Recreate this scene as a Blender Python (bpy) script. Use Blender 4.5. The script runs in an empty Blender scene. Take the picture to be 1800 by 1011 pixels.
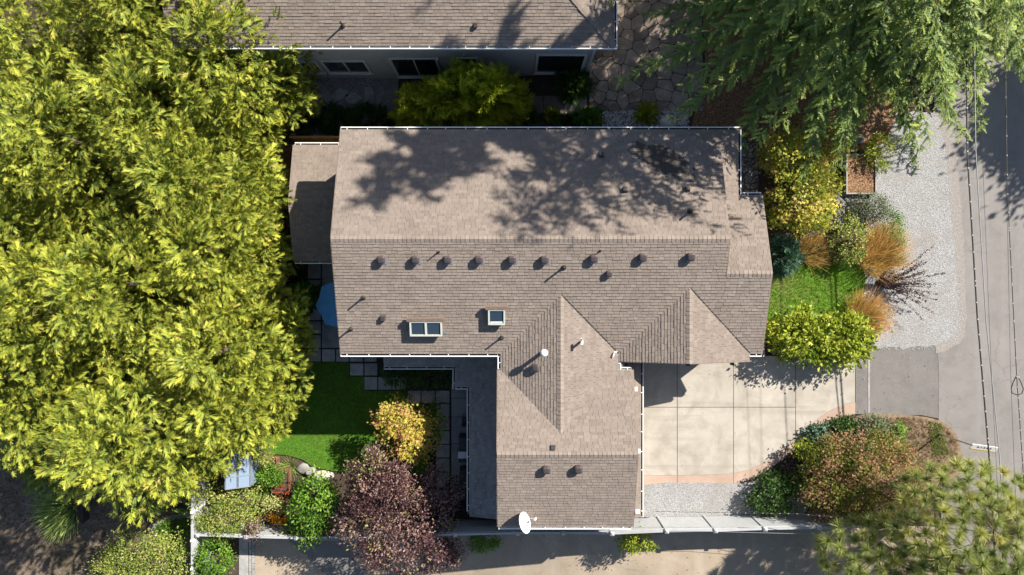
import bpy, bmesh, math, random
import numpy as np
from mathutils import Vector, Matrix

random.seed(11)
rng = np.random.default_rng(7)
S = bpy.context.scene
COL = S.collection
R = math.radians

# ------------------------------------------------------------------ camera, sky, sun, exposure
CAM_H = 35.0                     # drone height above the driveway, looking straight down
F = 1200.0                       # focal length in pixels of an 1800 pixel wide frame (24 mm lens)
cam = bpy.data.cameras.new('camera'); co = bpy.data.objects.new('camera', cam); COL.objects.link(co)
co.location = (0, 0, CAM_H); co.rotation_euler = (0, 0, 0)
cam.sensor_width = 36; cam.lens = 24; cam.clip_start = 0.1; cam.clip_end = 2000
S.camera = co

SUN_EL = R(36.0); SUN_AZ = math.atan2(.61, .79)
SD = Vector((math.cos(SUN_AZ) * math.cos(SUN_EL), math.sin(SUN_AZ) * math.cos(SUN_EL), math.sin(SUN_EL)))
w = bpy.data.worlds.new('World'); S.world = w; w.use_nodes = True
nt = w.node_tree; bg = nt.nodes['Background']
sky = nt.nodes.new('ShaderNodeTexSky'); sky.sky_type = 'NISHITA'; sky.sun_disc = False
sky.sun_elevation = SUN_EL; sky.sun_rotation = math.pi / 2 - SUN_AZ
nt.links.new(sky.outputs[0], bg.inputs[0]); bg.inputs[1].default_value = 0.06
sl = bpy.data.lights.new('sun', 'SUN'); so = bpy.data.objects.new('sun', sl); COL.objects.link(so)
sl.energy = 5.0; sl.angle = R(0.5); sl.color = (1.0, 0.93, 0.82)
so.rotation_euler = (-SD).to_track_quat('-Z', 'Y').to_euler(); so.location = (30, 25, 40)
S.view_settings.view_transform = 'Standard'; S.view_settings.look = 'None'
S.view_settings.exposure = 1.05; S.view_settings.gamma = 1.0
S.view_settings.use_curve_mapping = False
S.render.engine = 'CYCLES'
S.cycles.max_bounces = 6; S.cycles.diffuse_bounces = 3; S.cycles.transparent_max_bounces = 6
S.cycles.use_denoising = True

# ------------------------------------------------------------------ terrain and pixel helpers
def ss(a, b, x):
    t = min(1, max(0, (x - a) / (b - a))); return t * t * (3 - 2 * t)

LOW = -3.1
def g(x, y):
    k1 = ss(-3.2, 0.5, y); k2 = ss(11.7, 12.3, -y)
    b = ss(-1, 6.2, x) * (1 - k1) + ss(-3, 12, x) * k1
    b = b * (1 - k2) + ss(-12, 9, x) * k2
    return LOW * (1 - b)

def P(px, py, z):
    k = (CAM_H - z) / F
    return Vector(((px - 900) * k, -(py - 505.5) * k, z))

def PG(px, py, off=0.0):
    z = -1.0
    for _ in range(12):
        p = P(px, py, z); z = 0.5 * z + 0.5 * (g(p.x, p.y) + off)
    p = P(px, py, z); p.z = g(p.x, p.y) + off
    return p

# ------------------------------------------------------------------ materials
MATS = {}
def _n(t, typ, **kw):
    n = t.nodes.new(typ)
    for k, v in kw.items(): setattr(n, k, v)
    return n

def ramp(t, fac, stops):
    r = _n(t, 'ShaderNodeValToRGB'); e = r.color_ramp.elements
    while len(e) < len(stops): e.new(0.5)
    for i, (p, c) in enumerate(stops):
        e[i].position = p; e[i].color = (c[0], c[1], c[2], 1)
    t.links.new(fac, r.inputs[0]); return r.outputs[0]

def noise(t, vec, scale, detail=5, rough=.6, dist=0):
    n = _n(t, 'ShaderNodeTexNoise'); n.inputs['Scale'].default_value = scale
    n.inputs['Detail'].default_value = detail; n.inputs['Roughness'].default_value = rough
    n.inputs['Distortion'].default_value = dist
    t.links.new(vec, n.inputs['Vector']); return n.outputs[0]

def mixc(t, a, b, fac, mode='MIX'):
    m = _n(t, 'ShaderNodeMix', data_type='RGBA', blend_type=mode)
    for sock, v in ((m.inputs[0], fac), (m.inputs[6], a), (m.inputs[7], b)):
        if isinstance(v, (int, float)): sock.default_value = v
        elif isinstance(v, tuple): sock.default_value = (v[0], v[1], v[2], 1)
        else: t.links.new(v, sock)
    return m.outputs[2]

def mathn(t, op, a, b=0.0, clamp=False):
    m = _n(t, 'ShaderNodeMath', operation=op); m.use_clamp = clamp
    for i, v in enumerate((a, b)):
        if isinstance(v, (int, float)): m.inputs[i].default_value = v
        else: t.links.new(v, m.inputs[i])
    return m.outputs[0]

def newmat(name):
    m = bpy.data.materials.new(name); m.use_nodes = True
    t = m.node_tree; b = t.nodes['Principled BSDF']
    tc = _n(t, 'ShaderNodeTexCoord'); MATS[name] = m
    return m, t, b, tc.outputs['Object']

def pmat(name, c1, c2, scale=6, rough=.85, bump=0.0, bscale=60, big=None, bigscale=.5, vary=0.0, metal=0.0, spec=.3, speck=None, speckscale=90):
    m, t, b, v = newmat(name)
    col = ramp(t, noise(t, v, scale), [(.3, c1), (.7, c2)])
    if big is not None:
        col = mixc(t, col, big, ramp(t, noise(t, v, bigscale, 4, .65, .6), [(.42, (0, 0, 0)), (.72, (.85,) * 3)]))
    if speck is not None:
        col = mixc(t, col, speck, ramp(t, noise(t, v, speckscale, 2), [(.52, (0, 0, 0)), (.7, (1, 1, 1))]))
    if vary:
        oi = _n(t, 'ShaderNodeObjectInfo')
        k = mathn(t, 'MULTIPLY_ADD', oi.outputs['Random'], 2 * vary)
        k.node.inputs[2].default_value = 1 - vary
        cc = _n(t, 'ShaderNodeCombineColor')
        for i in range(3): t.links.new(k, cc.inputs[i])
        col = mixc(t, col, cc.outputs[0], 1.0, 'MULTIPLY')
    t.links.new(col, b.inputs['Base Color'])
    b.inputs['Roughness'].default_value = rough; b.inputs['Metallic'].default_value = metal
    b.inputs['Specular IOR Level'].default_value = spec
    if bump:
        bn = _n(t, 'ShaderNodeBump'); bn.inputs['Strength'].default_value = bump; bn.inputs['Distance'].default_value = .02
        t.links.new(noise(t, v, bscale, 4), bn.inputs['Height']); t.links.new(bn.outputs[0], b.inputs['Normal'])
    return m

def attr(t, name):
    a = _n(t, 'ShaderNodeAttribute'); a.attribute_name = name; return a.outputs['Fac']

def leafmat(name, stops, tip=None, trans=.3, rough=.55, tipamt=.8):
    m, t, b, v = newmat(name)
    col = ramp(t, attr(t, 'rnd'), stops)
    if tip is not None:
        f = mathn(t, 'MULTIPLY', attr(t, 'tip'), tipamt)
        col = mixc(t, col, tip, f)
    t.links.new(col, b.inputs['Base Color']); b.inputs['Roughness'].default_value = rough
    b.inputs['Specular IOR Level'].default_value = .25
    tr = _n(t, 'ShaderNodeBsdfTranslucent'); t.links.new(col, tr.inputs[0])
    mx = _n(t, 'ShaderNodeMixShader'); mx.inputs[0].default_value = trans
    t.links.new(b.outputs[0], mx.inputs[1]); t.links.new(tr.outputs[0], mx.inputs[2])
    t.links.new(mx.outputs[0], t.nodes['Material Output'].inputs[0])
    return m

def gravelmat(name, c1, c2, c3, scale=28, bump=.8, dirt=None):
    m, t, b, v = newmat(name)
    vo = _n(t, 'ShaderNodeTexVoronoi'); vo.inputs['Scale'].default_value = scale
    t.links.new(v, vo.inputs['Vector'])
    sep = _n(t, 'ShaderNodeSeparateColor'); t.links.new(vo.outputs['Color'], sep.inputs[0])
    col = ramp(t, sep.outputs[0], [(.1, c1), (.5, c2), (.95, c3)])
    col = mixc(t, col, (c1[0] * .5, c1[1] * .5, c1[2] * .5), ramp(t, vo.outputs['Distance'], [(.35, (0, 0, 0)), (.75, (.7,) * 3)]))
    if dirt is not None:
        col = mixc(t, col, dirt, ramp(t, noise(t, v, .6, 6, .7), [(.48, (0, 0, 0)), (.7, (.8,) * 3)]))
    t.links.new(col, b.inputs['Base Color']); b.inputs['Roughness'].default_value = .9
    bn = _n(t, 'ShaderNodeBump'); bn.inputs['Strength'].default_value = bump; bn.inputs['Distance'].default_value = .03
    bn.invert = True
    t.links.new(vo.outputs['Distance'], bn.inputs['Height']); t.links.new(bn.outputs[0], b.inputs['Normal'])
    return m

def shinglemat(name, lo, hi, stain=None):
    m, t, b, v = newmat(name)
    mid = tuple((a + c) / 2 for a, c in zip(lo, hi))
    col = ramp(t, attr(t, 'rnd'), [(0, lo), (.45, mid), (1, hi)])
    col = mixc(t, col, (lo[0] * .55, lo[1] * .55, lo[2] * .55), ramp(t, noise(t, v, 140, 2), [(.5, (0, 0, 0)), (.75, (.55,) * 3)]))
    col = mixc(t, col, tuple(x * .72 for x in lo), ramp(t, noise(t, v, .7, 5, .65, .5), [(.48, (0, 0, 0)), (.8, (.5,) * 3)]))
    # streaks of grime running across the courses
    mp = _n(t, 'ShaderNodeMapping'); mp.inputs['Scale'].default_value = (.6, 5, 1); t.links.new(v, mp.inputs[0])
    col = mixc(t, col, tuple(x * .55 for x in lo), ramp(t, noise(t, mp.outputs[0], 1.3, 5, .6), [(.58, (0, 0, 0)), (.78, (.5,) * 3)]))
    if stain is not None:       # a dark wet-looking stain with its own outline on the slope
        sx = _n(t, 'ShaderNodeSeparateXYZ'); t.links.new(v, sx.inputs[0])
        dx = mathn(t, 'DIVIDE', mathn(t, 'SUBTRACT', sx.outputs[0], stain[0]), stain[2])
        dy = mathn(t, 'DIVIDE', mathn(t, 'SUBTRACT', sx.outputs[1], stain[1]), stain[3])
        sh = mathn(t, 'ADD', dx, mathn(t, 'MULTIPLY', dy, .75))
        d = mathn(t, 'ADD', mathn(t, 'MULTIPLY', sh, sh), mathn(t, 'MULTIPLY', dy, dy))
        d = mathn(t, 'ADD', d, mathn(t, 'MULTIPLY', noise(t, v, 3.5, 4, .75), 1.0))
        d = mathn(t, 'ADD', d, mathn(t, 'MULTIPLY', attr(t, 'rnd'), .5))
        col = mixc(t, col, (.05, .045, .043), ramp(t, mathn(t, 'MULTIPLY', d, .5), [(.58, (.85,) * 3), (.74, (0, 0, 0))]))
    t.links.new(col, b.inputs['Base Color']); b.inputs['Roughness'].default_value = .92
    b.inputs['Specular IOR Level'].default_value = .2
    bn = _n(t, 'ShaderNodeBump'); bn.inputs['Strength'].default_value = .35; bn.inputs['Distance'].default_value = .006
    t.links.new(noise(t, v, 220, 2), bn.inputs['Height']); t.links.new(bn.outputs[0], b.inputs['Normal'])
    return m

def glassmat(name, c, rough=.05):
    m, t, b, v = newmat(name)
    b.inputs['Base Color'].default_value = (*c, 1); b.inputs['Roughness'].default_value = rough
    b.inputs['Specular IOR Level'].default_value = .8
    return m

M_SHING = shinglemat('brown_shingle', (.214, .177, .151), (.284, .238, .207), stain=(7.0, 5.9, 1.45, 1.25))
M_SHING2 = shinglemat('neighbour_shingle', (.20, .165, .141), (.275, .230, .198))
M_SHING3 = shinglemat('lower_shingle', (.24, .225, .215), (.36, .34, .325))
M_DECK = pmat('roof_deck', (.10, .08, .07), (.14, .115, .10))
M_WHITE = pmat('white_paint', (.74, .74, .72), (.82, .82, .80), 5, .5)
M_TROUGH = pmat('gutter_strip', (.02, .018, .015), (.06, .05, .035), 20)
M_WALL = pmat('house_siding', (.22, .20, .185), (.26, .24, .22), 3)
M_NWALL = pmat('neighbour_siding', (.40, .385, .38), (.46, .445, .44), 3, .7)
M_TRIM = pmat('pale_trim', (.62, .62, .60), (.70, .70, .68), 4, .5)
M_GLASS = glassmat('window_glass', (.02, .028, .03))
M_SKYG = glassmat('skylight_glass', (.03, .05, .075), .08)
M_FRAMEC = pmat('skylight_frame', (.50, .53, .47), (.60, .62, .55), 6, .45)
M_VENT = pmat('vent_brown', (.065, .05, .052), (.095, .075, .075), 8, .45)
M_PIPE = pmat('pipe_black', (.03, .03, .03), (.06, .055, .055), 10, .5)
M_METAL = pmat('grey_metal', (.45, .46, .48), (.55, .56, .58), 8, .35, metal=.7)
M_FLASH = pmat('flashing_brown', (.17, .125, .10), (.24, .18, .15), 8, .5)
M_ASPH = pmat('asphalt', (.165, .155, .150), (.215, .205, .198), 1.5, .92, .5, 130, big=(.24, .225, .215), bigscale=.35, speck=(.36, .34, .32), speckscale=55)
def weather(m, crack=(.10, .09, .085), amt=.7, sc=.32, wear=(.33, .31, .295)):
    """tar-filled cracks and long worn tracks on a road material"""
    t = m.node_tree; bs = t.nodes['Principled BSDF']; old = bs.inputs['Base Color'].links[0].from_socket
    v = next(n for n in t.nodes if n.type == 'TEX_COORD').outputs['Object']
    mp = _n(t, 'ShaderNodeMapping'); mp.inputs['Scale'].default_value = (1.1, .06, 1); t.links.new(v, mp.inputs[0])
    c = mixc(t, old, wear, ramp(t, noise(t, mp.outputs[0], 1.0, 4, .6), [(.5, (0, 0, 0)), (.72, (.55,) * 3)]))
    nz = _n(t, 'ShaderNodeTexNoise'); nz.inputs['Scale'].default_value = 1.6; nz.inputs['Detail'].default_value = 5; t.links.new(v, nz.inputs['Vector'])
    va = _n(t, 'ShaderNodeVectorMath', operation='MULTIPLY_ADD'); va.inputs[1].default_value = (.9, .9, 0); t.links.new(nz.outputs['Color'], va.inputs[0]); t.links.new(v, va.inputs[2])
    vo = _n(t, 'ShaderNodeTexVoronoi', feature='DISTANCE_TO_EDGE'); vo.inputs['Scale'].default_value = sc; t.links.new(va.outputs[0], vo.inputs['Vector'])
    k = ramp(t, vo.outputs['Distance'], [(.0, (amt,) * 3), (.010, (0, 0, 0))])
    k2 = mixc(t, (0, 0, 0), k, ramp(t, noise(t, v, .35, 2), [(.45, (0, 0, 0)), (.6, (1, 1, 1))]))
    t.links.new(mixc(t, c, crack, k2), bs.inputs['Base Color'])
M_APRON = pmat('apron_asphalt', (.125, .119, .116), (.165, .157, .152), 2, .92, .5, 130, big=(.19, .178, .17), bigscale=.5, speck=(.30, .28, .27), speckscale=60)
M_ALLEY = pmat('alley_paving', (.36, .29, .215), (.44, .36, .275), 1.2, .9, .3, 110, big=(.29, .24, .18), bigscale=.4, speck=(.22, .19, .165), speckscale=80)
weather(M_ASPH, amt=.4, wear=(.27, .255, .245)); weather(M_APRON, amt=.4, sc=.5, wear=(.20, .188, .18)); weather(M_ALLEY, (.15, .125, .10), .6, .4, (.42, .36, .29))
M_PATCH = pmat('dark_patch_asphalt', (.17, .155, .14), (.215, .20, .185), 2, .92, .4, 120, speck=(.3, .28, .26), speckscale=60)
M_CONC = pmat('pale_concrete', (.37, .34, .295), (.445, .41, .36), 1.3, .85, .15, 80, big=(.27, .24, .20), bigscale=.8, vary=.04)
def stains(m, col=(.17, .145, .12)):
    """scattered drips and long tyre scuffs on concrete"""
    t = m.node_tree; bs = t.nodes['Principled BSDF']; old = bs.inputs['Base Color'].links[0].from_socket
    v = next(n for n in t.nodes if n.type == 'TEX_COORD').outputs['Object']
    c = mixc(t, old, col, ramp(t, noise(t, v, 2.6, 3, .5), [(.66, (0, 0, 0)), (.76, (.55,) * 3)]))
    mp = _n(t, 'ShaderNodeMapping'); mp.inputs['Scale'].default_value = (.10, 1.9, 1); t.links.new(v, mp.inputs[0])
    c = mixc(t, c, (.24, .215, .185), ramp(t, noise(t, mp.outputs[0], 1.0, 4, .6), [(.54, (0, 0, 0)), (.72, (.5,) * 3)]))
    t.links.new(c, bs.inputs['Base Color'])
stains(M_CONC)
M_PINK = pmat('pink_concrete', (.39, .285, .225), (.45, .335, .27), 2.5, .85, .15, 80, big=(.34, .25, .20), bigscale=.7, vary=.03)
M_SLAB = pmat('grey_slab', (.33, .325, .32), (.43, .425, .42), 3, .85, .3, 70, big=(.20, .20, .20), bigscale=1.3, vary=.16)
M_JOINT = pmat('black_joint_soil', (.02, .018, .016), (.05, .045, .04), 14)
M_FLAG = pmat('flagstone', (.25, .20, .165), (.38, .31, .25), 3, .85, .5, 30, big=(.17, .14, .115), bigscale=1.6, vary=.34)
M_SOIL = pmat('dark_soil', (.045, .033, .025), (.09, .066, .05), 6, .95, .8, 40)
M_BARK = gravelmat('bark_mulch', (.15, .075, .035), (.30, .16, .08), (.46, .29, .16), 22, 1.0)
M_DRY = pmat('dry_grass_ground', (.16, .115, .075), (.33, .24, .165), 7, .95, .9, 45, big=(.12, .10, .055), bigscale=.9)
M_DRY2 = pmat('verge_dirt_ground', (.20, .18, .165), (.30, .28, .265), 9, .95, .7, 60, speck=(.42, .40, .38), speckscale=40)
M_YARD = pmat('worn_yard_ground', (.12, .09, .07), (.26, .20, .155), 2.2, .95, 1.0, 14, big=(.075, .07, .035), bigscale=.35, speck=(.05, .037, .028), speckscale=9)
M_LAWN = pmat('lawn_soil', (.06, .165, .014), (.095, .22, .02), 3, .95, .6, 60, big=(.085, .12, .02), bigscale=.6)
M_GRAV = gravelmat('pale_gravel', (.25, .25, .255), (.41, .41, .415), (.60, .60, .605), 38, .8, dirt=(.27, .25, .23))
M_RIVER = gravelmat('river_pebbles', (.14, .12, .105), (.33, .29, .26), (.6, .55, .5), 11, 1.0)
M_PEB = pmat('pebble', (.30, .29, .285), (.6, .58, .56), 30, .85, vary=.3)
M_FENCE = pmat('grey_fence_paint', (.37, .385, .40), (.43, .445, .46), 3, .6, .1, 30)
M_WOODF = pmat('cedar_fence_wood', (.20, .105, .04), (.30, .17, .07), 5, .8, .4, 30, vary=.15)
M_CORTEN = pmat('rusty_planter', (.14, .06, .04), (.21, .10, .065), 6, .8)
M_GREYW = pmat('grey_timber', (.28, .26, .24), (.38, .355, .33), 6, .8, .3, 30)
M_TRUNK = pmat('bark', (.11, .08, .06), (.19, .145, .11), 6, .95, .8, 30)
M_TWIG = pmat('pale_twig', (.28, .21, .165), (.38, .30, .24), 8, .8)
M_BLUE = pmat('umbrella_cloth', (.10, .31, .60), (.115, .34, .64), 2, .8)
M_BOULD = pmat('white_boulder', (.58, .52, .45), (.70, .64, .56), 4, .85, .5, 12)
M_CONE = pmat('cedar_cone', (.34, .22, .15), (.50, .36, .27), 8, .8)
M_ROCK = pmat('grey_rock', (.16, .155, .155), (.34, .325, .32), 4, .85, .5, 18, vary=.35)
M_WIRE = pmat('cable_black', (.02, .02, .02), (.035, .035, .035), 10, .5)
M_WIREW = pmat('cable_pale', (.26, .26, .27), (.36, .36, .37), 10, .4)
M_SIGN = pmat('sign_white', (.78, .78, .76), (.82, .82, .80), 10, .4)
M_SIGNY = pmat('sign_ochre', (.55, .36, .07), (.6, .4, .08), 10, .5)
M_GRILL = pmat('grill_cover', (.05, .055, .06), (.08, .085, .09), 5, .6)
M_STEEL = pmat('stainless', (.6, .61, .62), (.68, .69, .7), 5, .3, metal=.3)
M_POLY = glassmat('polycarbonate', (.20, .27, .37), .25)
M_BLACKT = pmat('black_timber', (.03, .032, .035), (.06, .06, .065), 6, .6)

L_GOLD = leafmat('golden_cypress_leaf', [(0, (.05, .10, .018)), (.45, (.15, .22, .03)), (.93, (.36, .39, .045)), (1, (.36, .30, .10))], tip=(.66, .62, .075), trans=.06, tipamt=.68)
L_THREAD = leafmat('thread_cypress_leaf', [(0, (.16, .25, .018)), (.6, (.32, .40, .022)), (1, (.52, .53, .04))], tip=(.58, .58, .04), trans=.3, tipamt=.5)
L_CEDAR = leafmat('cedar_needle', [(0, (.045, .105, .045)), (.5, (.11, .195, .05)), (1, (.29, .36, .06))], tip=(.50, .55, .09), trans=.10, tipamt=.5)
L_BLUEC = leafmat('blue_conifer_needle', [(0, (.035, .09, .06)), (1, (.09, .18, .11))], tip=(.14, .25, .15), trans=.15, tipamt=.5)
L_PINE = leafmat('pine_needle', [(0, (.12, .20, .06)), (.6, (.30, .37, .10)), (1, (.55, .50, .13))], tip=(.58, .58, .20), trans=.2, tipamt=.5)
L_PURP = leafmat('plum_leaf', [(0, (.035, .016, .022)), (.5, (.12, .062, .062)), (.85, (.36, .235, .20)), (1, (.26, .26, .06))], trans=.2, rough=.35)
L_ORANGE = leafmat('autumn_leaf', [(0, (.26, .32, .03)), (.35, (.52, .50, .06)), (.65, (.66, .45, .16)), (1, (.60, .28, .14))], trans=.35)
L_MAPLE = leafmat('maple_leaf', [(0, (.07, .11, .015)), (.4, (.20, .22, .025)), (.7, (.38, .22, .11)), (1, (.42, .22, .14))], trans=.3)
L_YELLOW = leafmat('yellowing_leaf', [(0, (.10, .17, .02)), (.4, (.32, .36, .035)), (.75, (.62, .53, .08)), (1, (.70, .50, .18))], trans=.3)
L_GREEN = leafmat('green_leaf', [(0, (.05, .12, .015)), (.6, (.12, .25, .025)), (1, (.27, .40, .05))], trans=.3, rough=.4)
L_LIME = leafmat('lime_leaf', [(0, (.10, .17, .015)), (.5, (.26, .33, .025)), (1, (.50, .50, .06))], trans=.3, rough=.4)
L_PALE = leafmat('pale_mixed_leaf', [(0, (.12, .19, .03)), (.5, (.27, .34, .06)), (.85, (.45, .46, .12)), (1, (.55, .42, .24))], trans=.3, rough=.4)
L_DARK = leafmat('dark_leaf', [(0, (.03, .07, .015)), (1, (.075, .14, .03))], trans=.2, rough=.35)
L_BARB = leafmat('barberry_leaf', [(0, (.035, .02, .025)), (1, (.10, .055, .055))], trans=.15)
L_FLAME = leafmat('orange_flower', [(0, (.55, .22, .01)), (1, (.72, .36, .02))], trans=.3)
L_RED = leafmat('red_flower', [(0, (.45, .03, .015)), (1, (.65, .15, .04))], trans=.3)
L_VARIEG = leafmat('variegated_leaf', [(0, (.30, .36, .08)), (1, (.62, .60, .28))], trans=.3)
L_REED = leafmat('tawny_grass_blade', [(0, (.16, .18, .04)), (1, (.36, .28, .07))], tip=(.85, .50, .17), trans=.5, tipamt=1.1)
L_BLADE = leafmat('green_blade', [(0, (.11, .20, .04)), (1, (.28, .40, .09))], tip=(.38, .48, .13), trans=.25)
L_LAWN = leafmat('lawn_blade', [(0, (.07, .19, .014)), (1, (.14, .29, .02))], tip=(.16, .33, .026), trans=.3)
L_LAWN2 = leafmat('front_lawn_blade', [(0, (.10, .24, .018)), (.85, (.22, .38, .03)), (1, (.34, .34, .09))], tip=(.25, .42, .04), trans=.3)
L_SAGE = leafmat('sage_leaf', [(0, (.10, .13, .07)), (1, (.20, .23, .13))], trans=.2)

# ------------------------------------------------------------------ objects
def thing(name, label, cat, loc, group=None):
    o = bpy.data.objects.new(name, None); COL.objects.link(o); o.location = loc
    o.empty_display_size = .3
    o['label'] = label; o['category'] = cat
    if group: o['group'] = group
    return o

def link(name, me, mat, parent=None, mw=None, **props):
    o = bpy.data.objects.new(name, me); COL.objects.link(o)
    if mat is not None and not me.materials: me.materials.append(mat)
    if parent is not None:
        o.parent = parent
        if parent.type == 'EMPTY': o.matrix_parent_inverse = Matrix.Translation(-parent.location)
    if mw is not None: o.matrix_basis = mw
    for k, v in props.items(): o[k] = v
    return o

class MB:
    def __init__(s): s.v = []; s.f = []; s.r = []
    def add(s, vs, fs, r=None):
        n = len(s.v); s.v += [tuple(v) for v in vs]
        s.f += [tuple(i + n for i in f) for f in fs]; s.r += [random.random() if r is None else r] * len(fs)
    def box(s, c, d, M=None, top=None):
        x, y, z = d[0] / 2, d[1] / 2, d[2] / 2; k = 1 if top is None else top
        vs = [Vector(p) for p in ((-x, -y, -z), (x, -y, -z), (x, y, -z), (-x, y, -z), (-x * k, -y * k, z), (x * k, -y * k, z), (x * k, y * k, z), (-x * k, y * k, z))]
        c = Vector(c)
        vs = [(M @ v if M is not None else v) + c for v in vs]
        s.add(vs, [(3, 2, 1, 0), (4, 5, 6, 7), (0, 1, 5, 4), (1, 2, 6, 5), (2, 3, 7, 6), (3, 0, 4, 7)])
        return s
    def span(s, a, b, wid, hgt, up=(0, 0, 1)):
        a, b = Vector(a), Vector(b); d = b - a; L = d.length; x = d / L
        z = Vector(up); z = (z - z.dot(x) * x).normalized(); y = z.cross(x)
        return s.box((a + b) / 2, (L, wid, hgt), Matrix((x, y, z)).transposed())
    def prism(s, poly, z0, z1, r=None):
        n = len(poly)
        A = sum(poly[i][0] * poly[(i + 1) % n][1] - poly[(i + 1) % n][0] * poly[i][1] for i in range(n))
        if A < 0: poly = poly[::-1]
        b = [(p[0], p[1], z0(p[0], p[1]) if callable(z0) else z0) for p in poly]
        t = [(p[0], p[1], z1(p[0], p[1]) if callable(z1) else z1) for p in poly]
        s.add(b + t, [tuple(range(n))[::-1], tuple(range(n, 2 * n))] + [(i, (i + 1) % n, n + (i + 1) % n, n + i) for i in range(n)], r)
        return s
    def tube(s, pts, rad, n=6):
        pts = [Vector(p) for p in pts]; rs = rad if isinstance(rad, (list, tuple)) else [rad] * len(pts)
        vs = []; fs = []
        for i, p in enumerate(pts):
            d = (pts[min(i + 1, len(pts) - 1)] - pts[max(i - 1, 0)]).normalized()
            u = d.cross(Vector((0, 0, 1)) if abs(d.z) < .9 else Vector((1, 0, 0))).normalized(); v = d.cross(u)
            for k in range(n):
                a = 2 * math.pi * k / n; vs.append(p + (u * math.cos(a) + v * math.sin(a)) * rs[i])
        for i in range(len(pts) - 1):
            for k in range(n):
                fs.append((i * n + k, i * n + (k + 1) % n, (i + 1) * n + (k + 1) % n, (i + 1) * n + k))
        fs.append(tuple(range(n))); fs.append(tuple(range((len(pts) - 1) * n, len(pts) * n))[::-1])
        s.add(vs, fs); return s
    def lathe(s, c, prof, n=16):
        vs = []; fs = []; c = Vector(c)
        for r, z in prof:
            for k in range(n):
                a = 2 * math.pi * k / n; vs.append(c + Vector((r * math.cos(a), r * math.sin(a), z)))
        for i in range(len(prof) - 1):
            for k in range(n): fs.append((i * n + k, i * n + (k + 1) % n, (i + 1) * n + (k + 1) % n, (i + 1) * n + k))
        fs.append(tuple(range(n))[::-1]); fs.append(tuple(range((len(prof) - 1) * n, len(prof) * n)))
        s.add(vs, fs); return s
    def blob(s, c, r, seed, rough=.2, flat=1.0):
        bm = bmesh.new(); bmesh.ops.create_icosphere(bm, subdivisions=2 if max(r) > .3 else 1, radius=1)
        q = random.Random(seed); ph = [q.uniform(0, 6) for _ in range(6)]
        vs = []
        for v in bm.verts:
            p = v.co; k = 1 + rough * (math.sin(3 * p.x + ph[0]) * math.sin(2.6 * p.y + ph[1]) + .6 * math.sin(5 * p.z + ph[2] + 2 * p.x))
            vs.append(Vector((p.x * r[0] * k, p.y * r[1] * k, p.z * r[2] * k)) + Vector(c))
        s.add(vs, [tuple(v.index for v in f.verts) for f in bm.faces]); bm.free(); return s
    def mesh(s, name, smooth=False):
        me = bpy.data.meshes.new(name); me.from_pydata(s.v, [], s.f); me.update()
        a = me.attributes.new('rnd', 'FLOAT', 'FACE'); a.data.foreach_set('value', s.r)
        if smooth: me.polygons.foreach_set('use_smooth', [True] * len(me.polygons))
        return me
    def build(s, name, mat, parent=None, smooth=False, mw=None, **props):
        return link(name, s.mesh(name, smooth), mat, parent, mw, **props)

def solid_thing(name, label, cat, mb, mat, smooth=False, group=None):
    o = mb.build(name, mat, None, smooth); o['label'] = label; o['category'] = cat
    if group: o['group'] = group
    return o

# ------------------------------------------------------------------ the ground, as one sheet to the horizon
xs = np.unique(np.concatenate([np.linspace(-600, -40, 8), np.arange(-40, 40.1, 1.0), np.linspace(40, 600, 8)]))
ys = np.unique(np.concatenate([np.linspace(-600, -25, 8), np.arange(-25, 30.1, .5), np.linspace(30, 600, 8)]))
m = MB(); nx, ny = len(xs), len(ys)
m.add([(x, y, g(x, y) - .07) for y in ys for x in xs],
      [(j * nx + i, j * nx + i + 1, (j + 1) * nx + i + 1, (j + 1) * nx + i) for j in range(ny - 1) for i in range(nx - 1)], .5)
m.build('ground', M_SOIL, kind='structure')

def curve(pts, n=5, closed=True):
    """smooth closed outline through pixel points"""
    out = []; N = len(pts)
    for i in range(N):
        p0, p1, p2, p3 = (np.array(pts[(i + k - 1) % N], float) for k in range(4))
        for j in range(n):
            t = j / n
            out.append(tuple(.5 * (2 * p1 + (p2 - p0) * t + (2 * p0 - 5 * p1 + 4 * p2 - p3) * t * t + (3 * p1 - p0 - 3 * p2 + p3) * t ** 3)))
    return out

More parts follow.
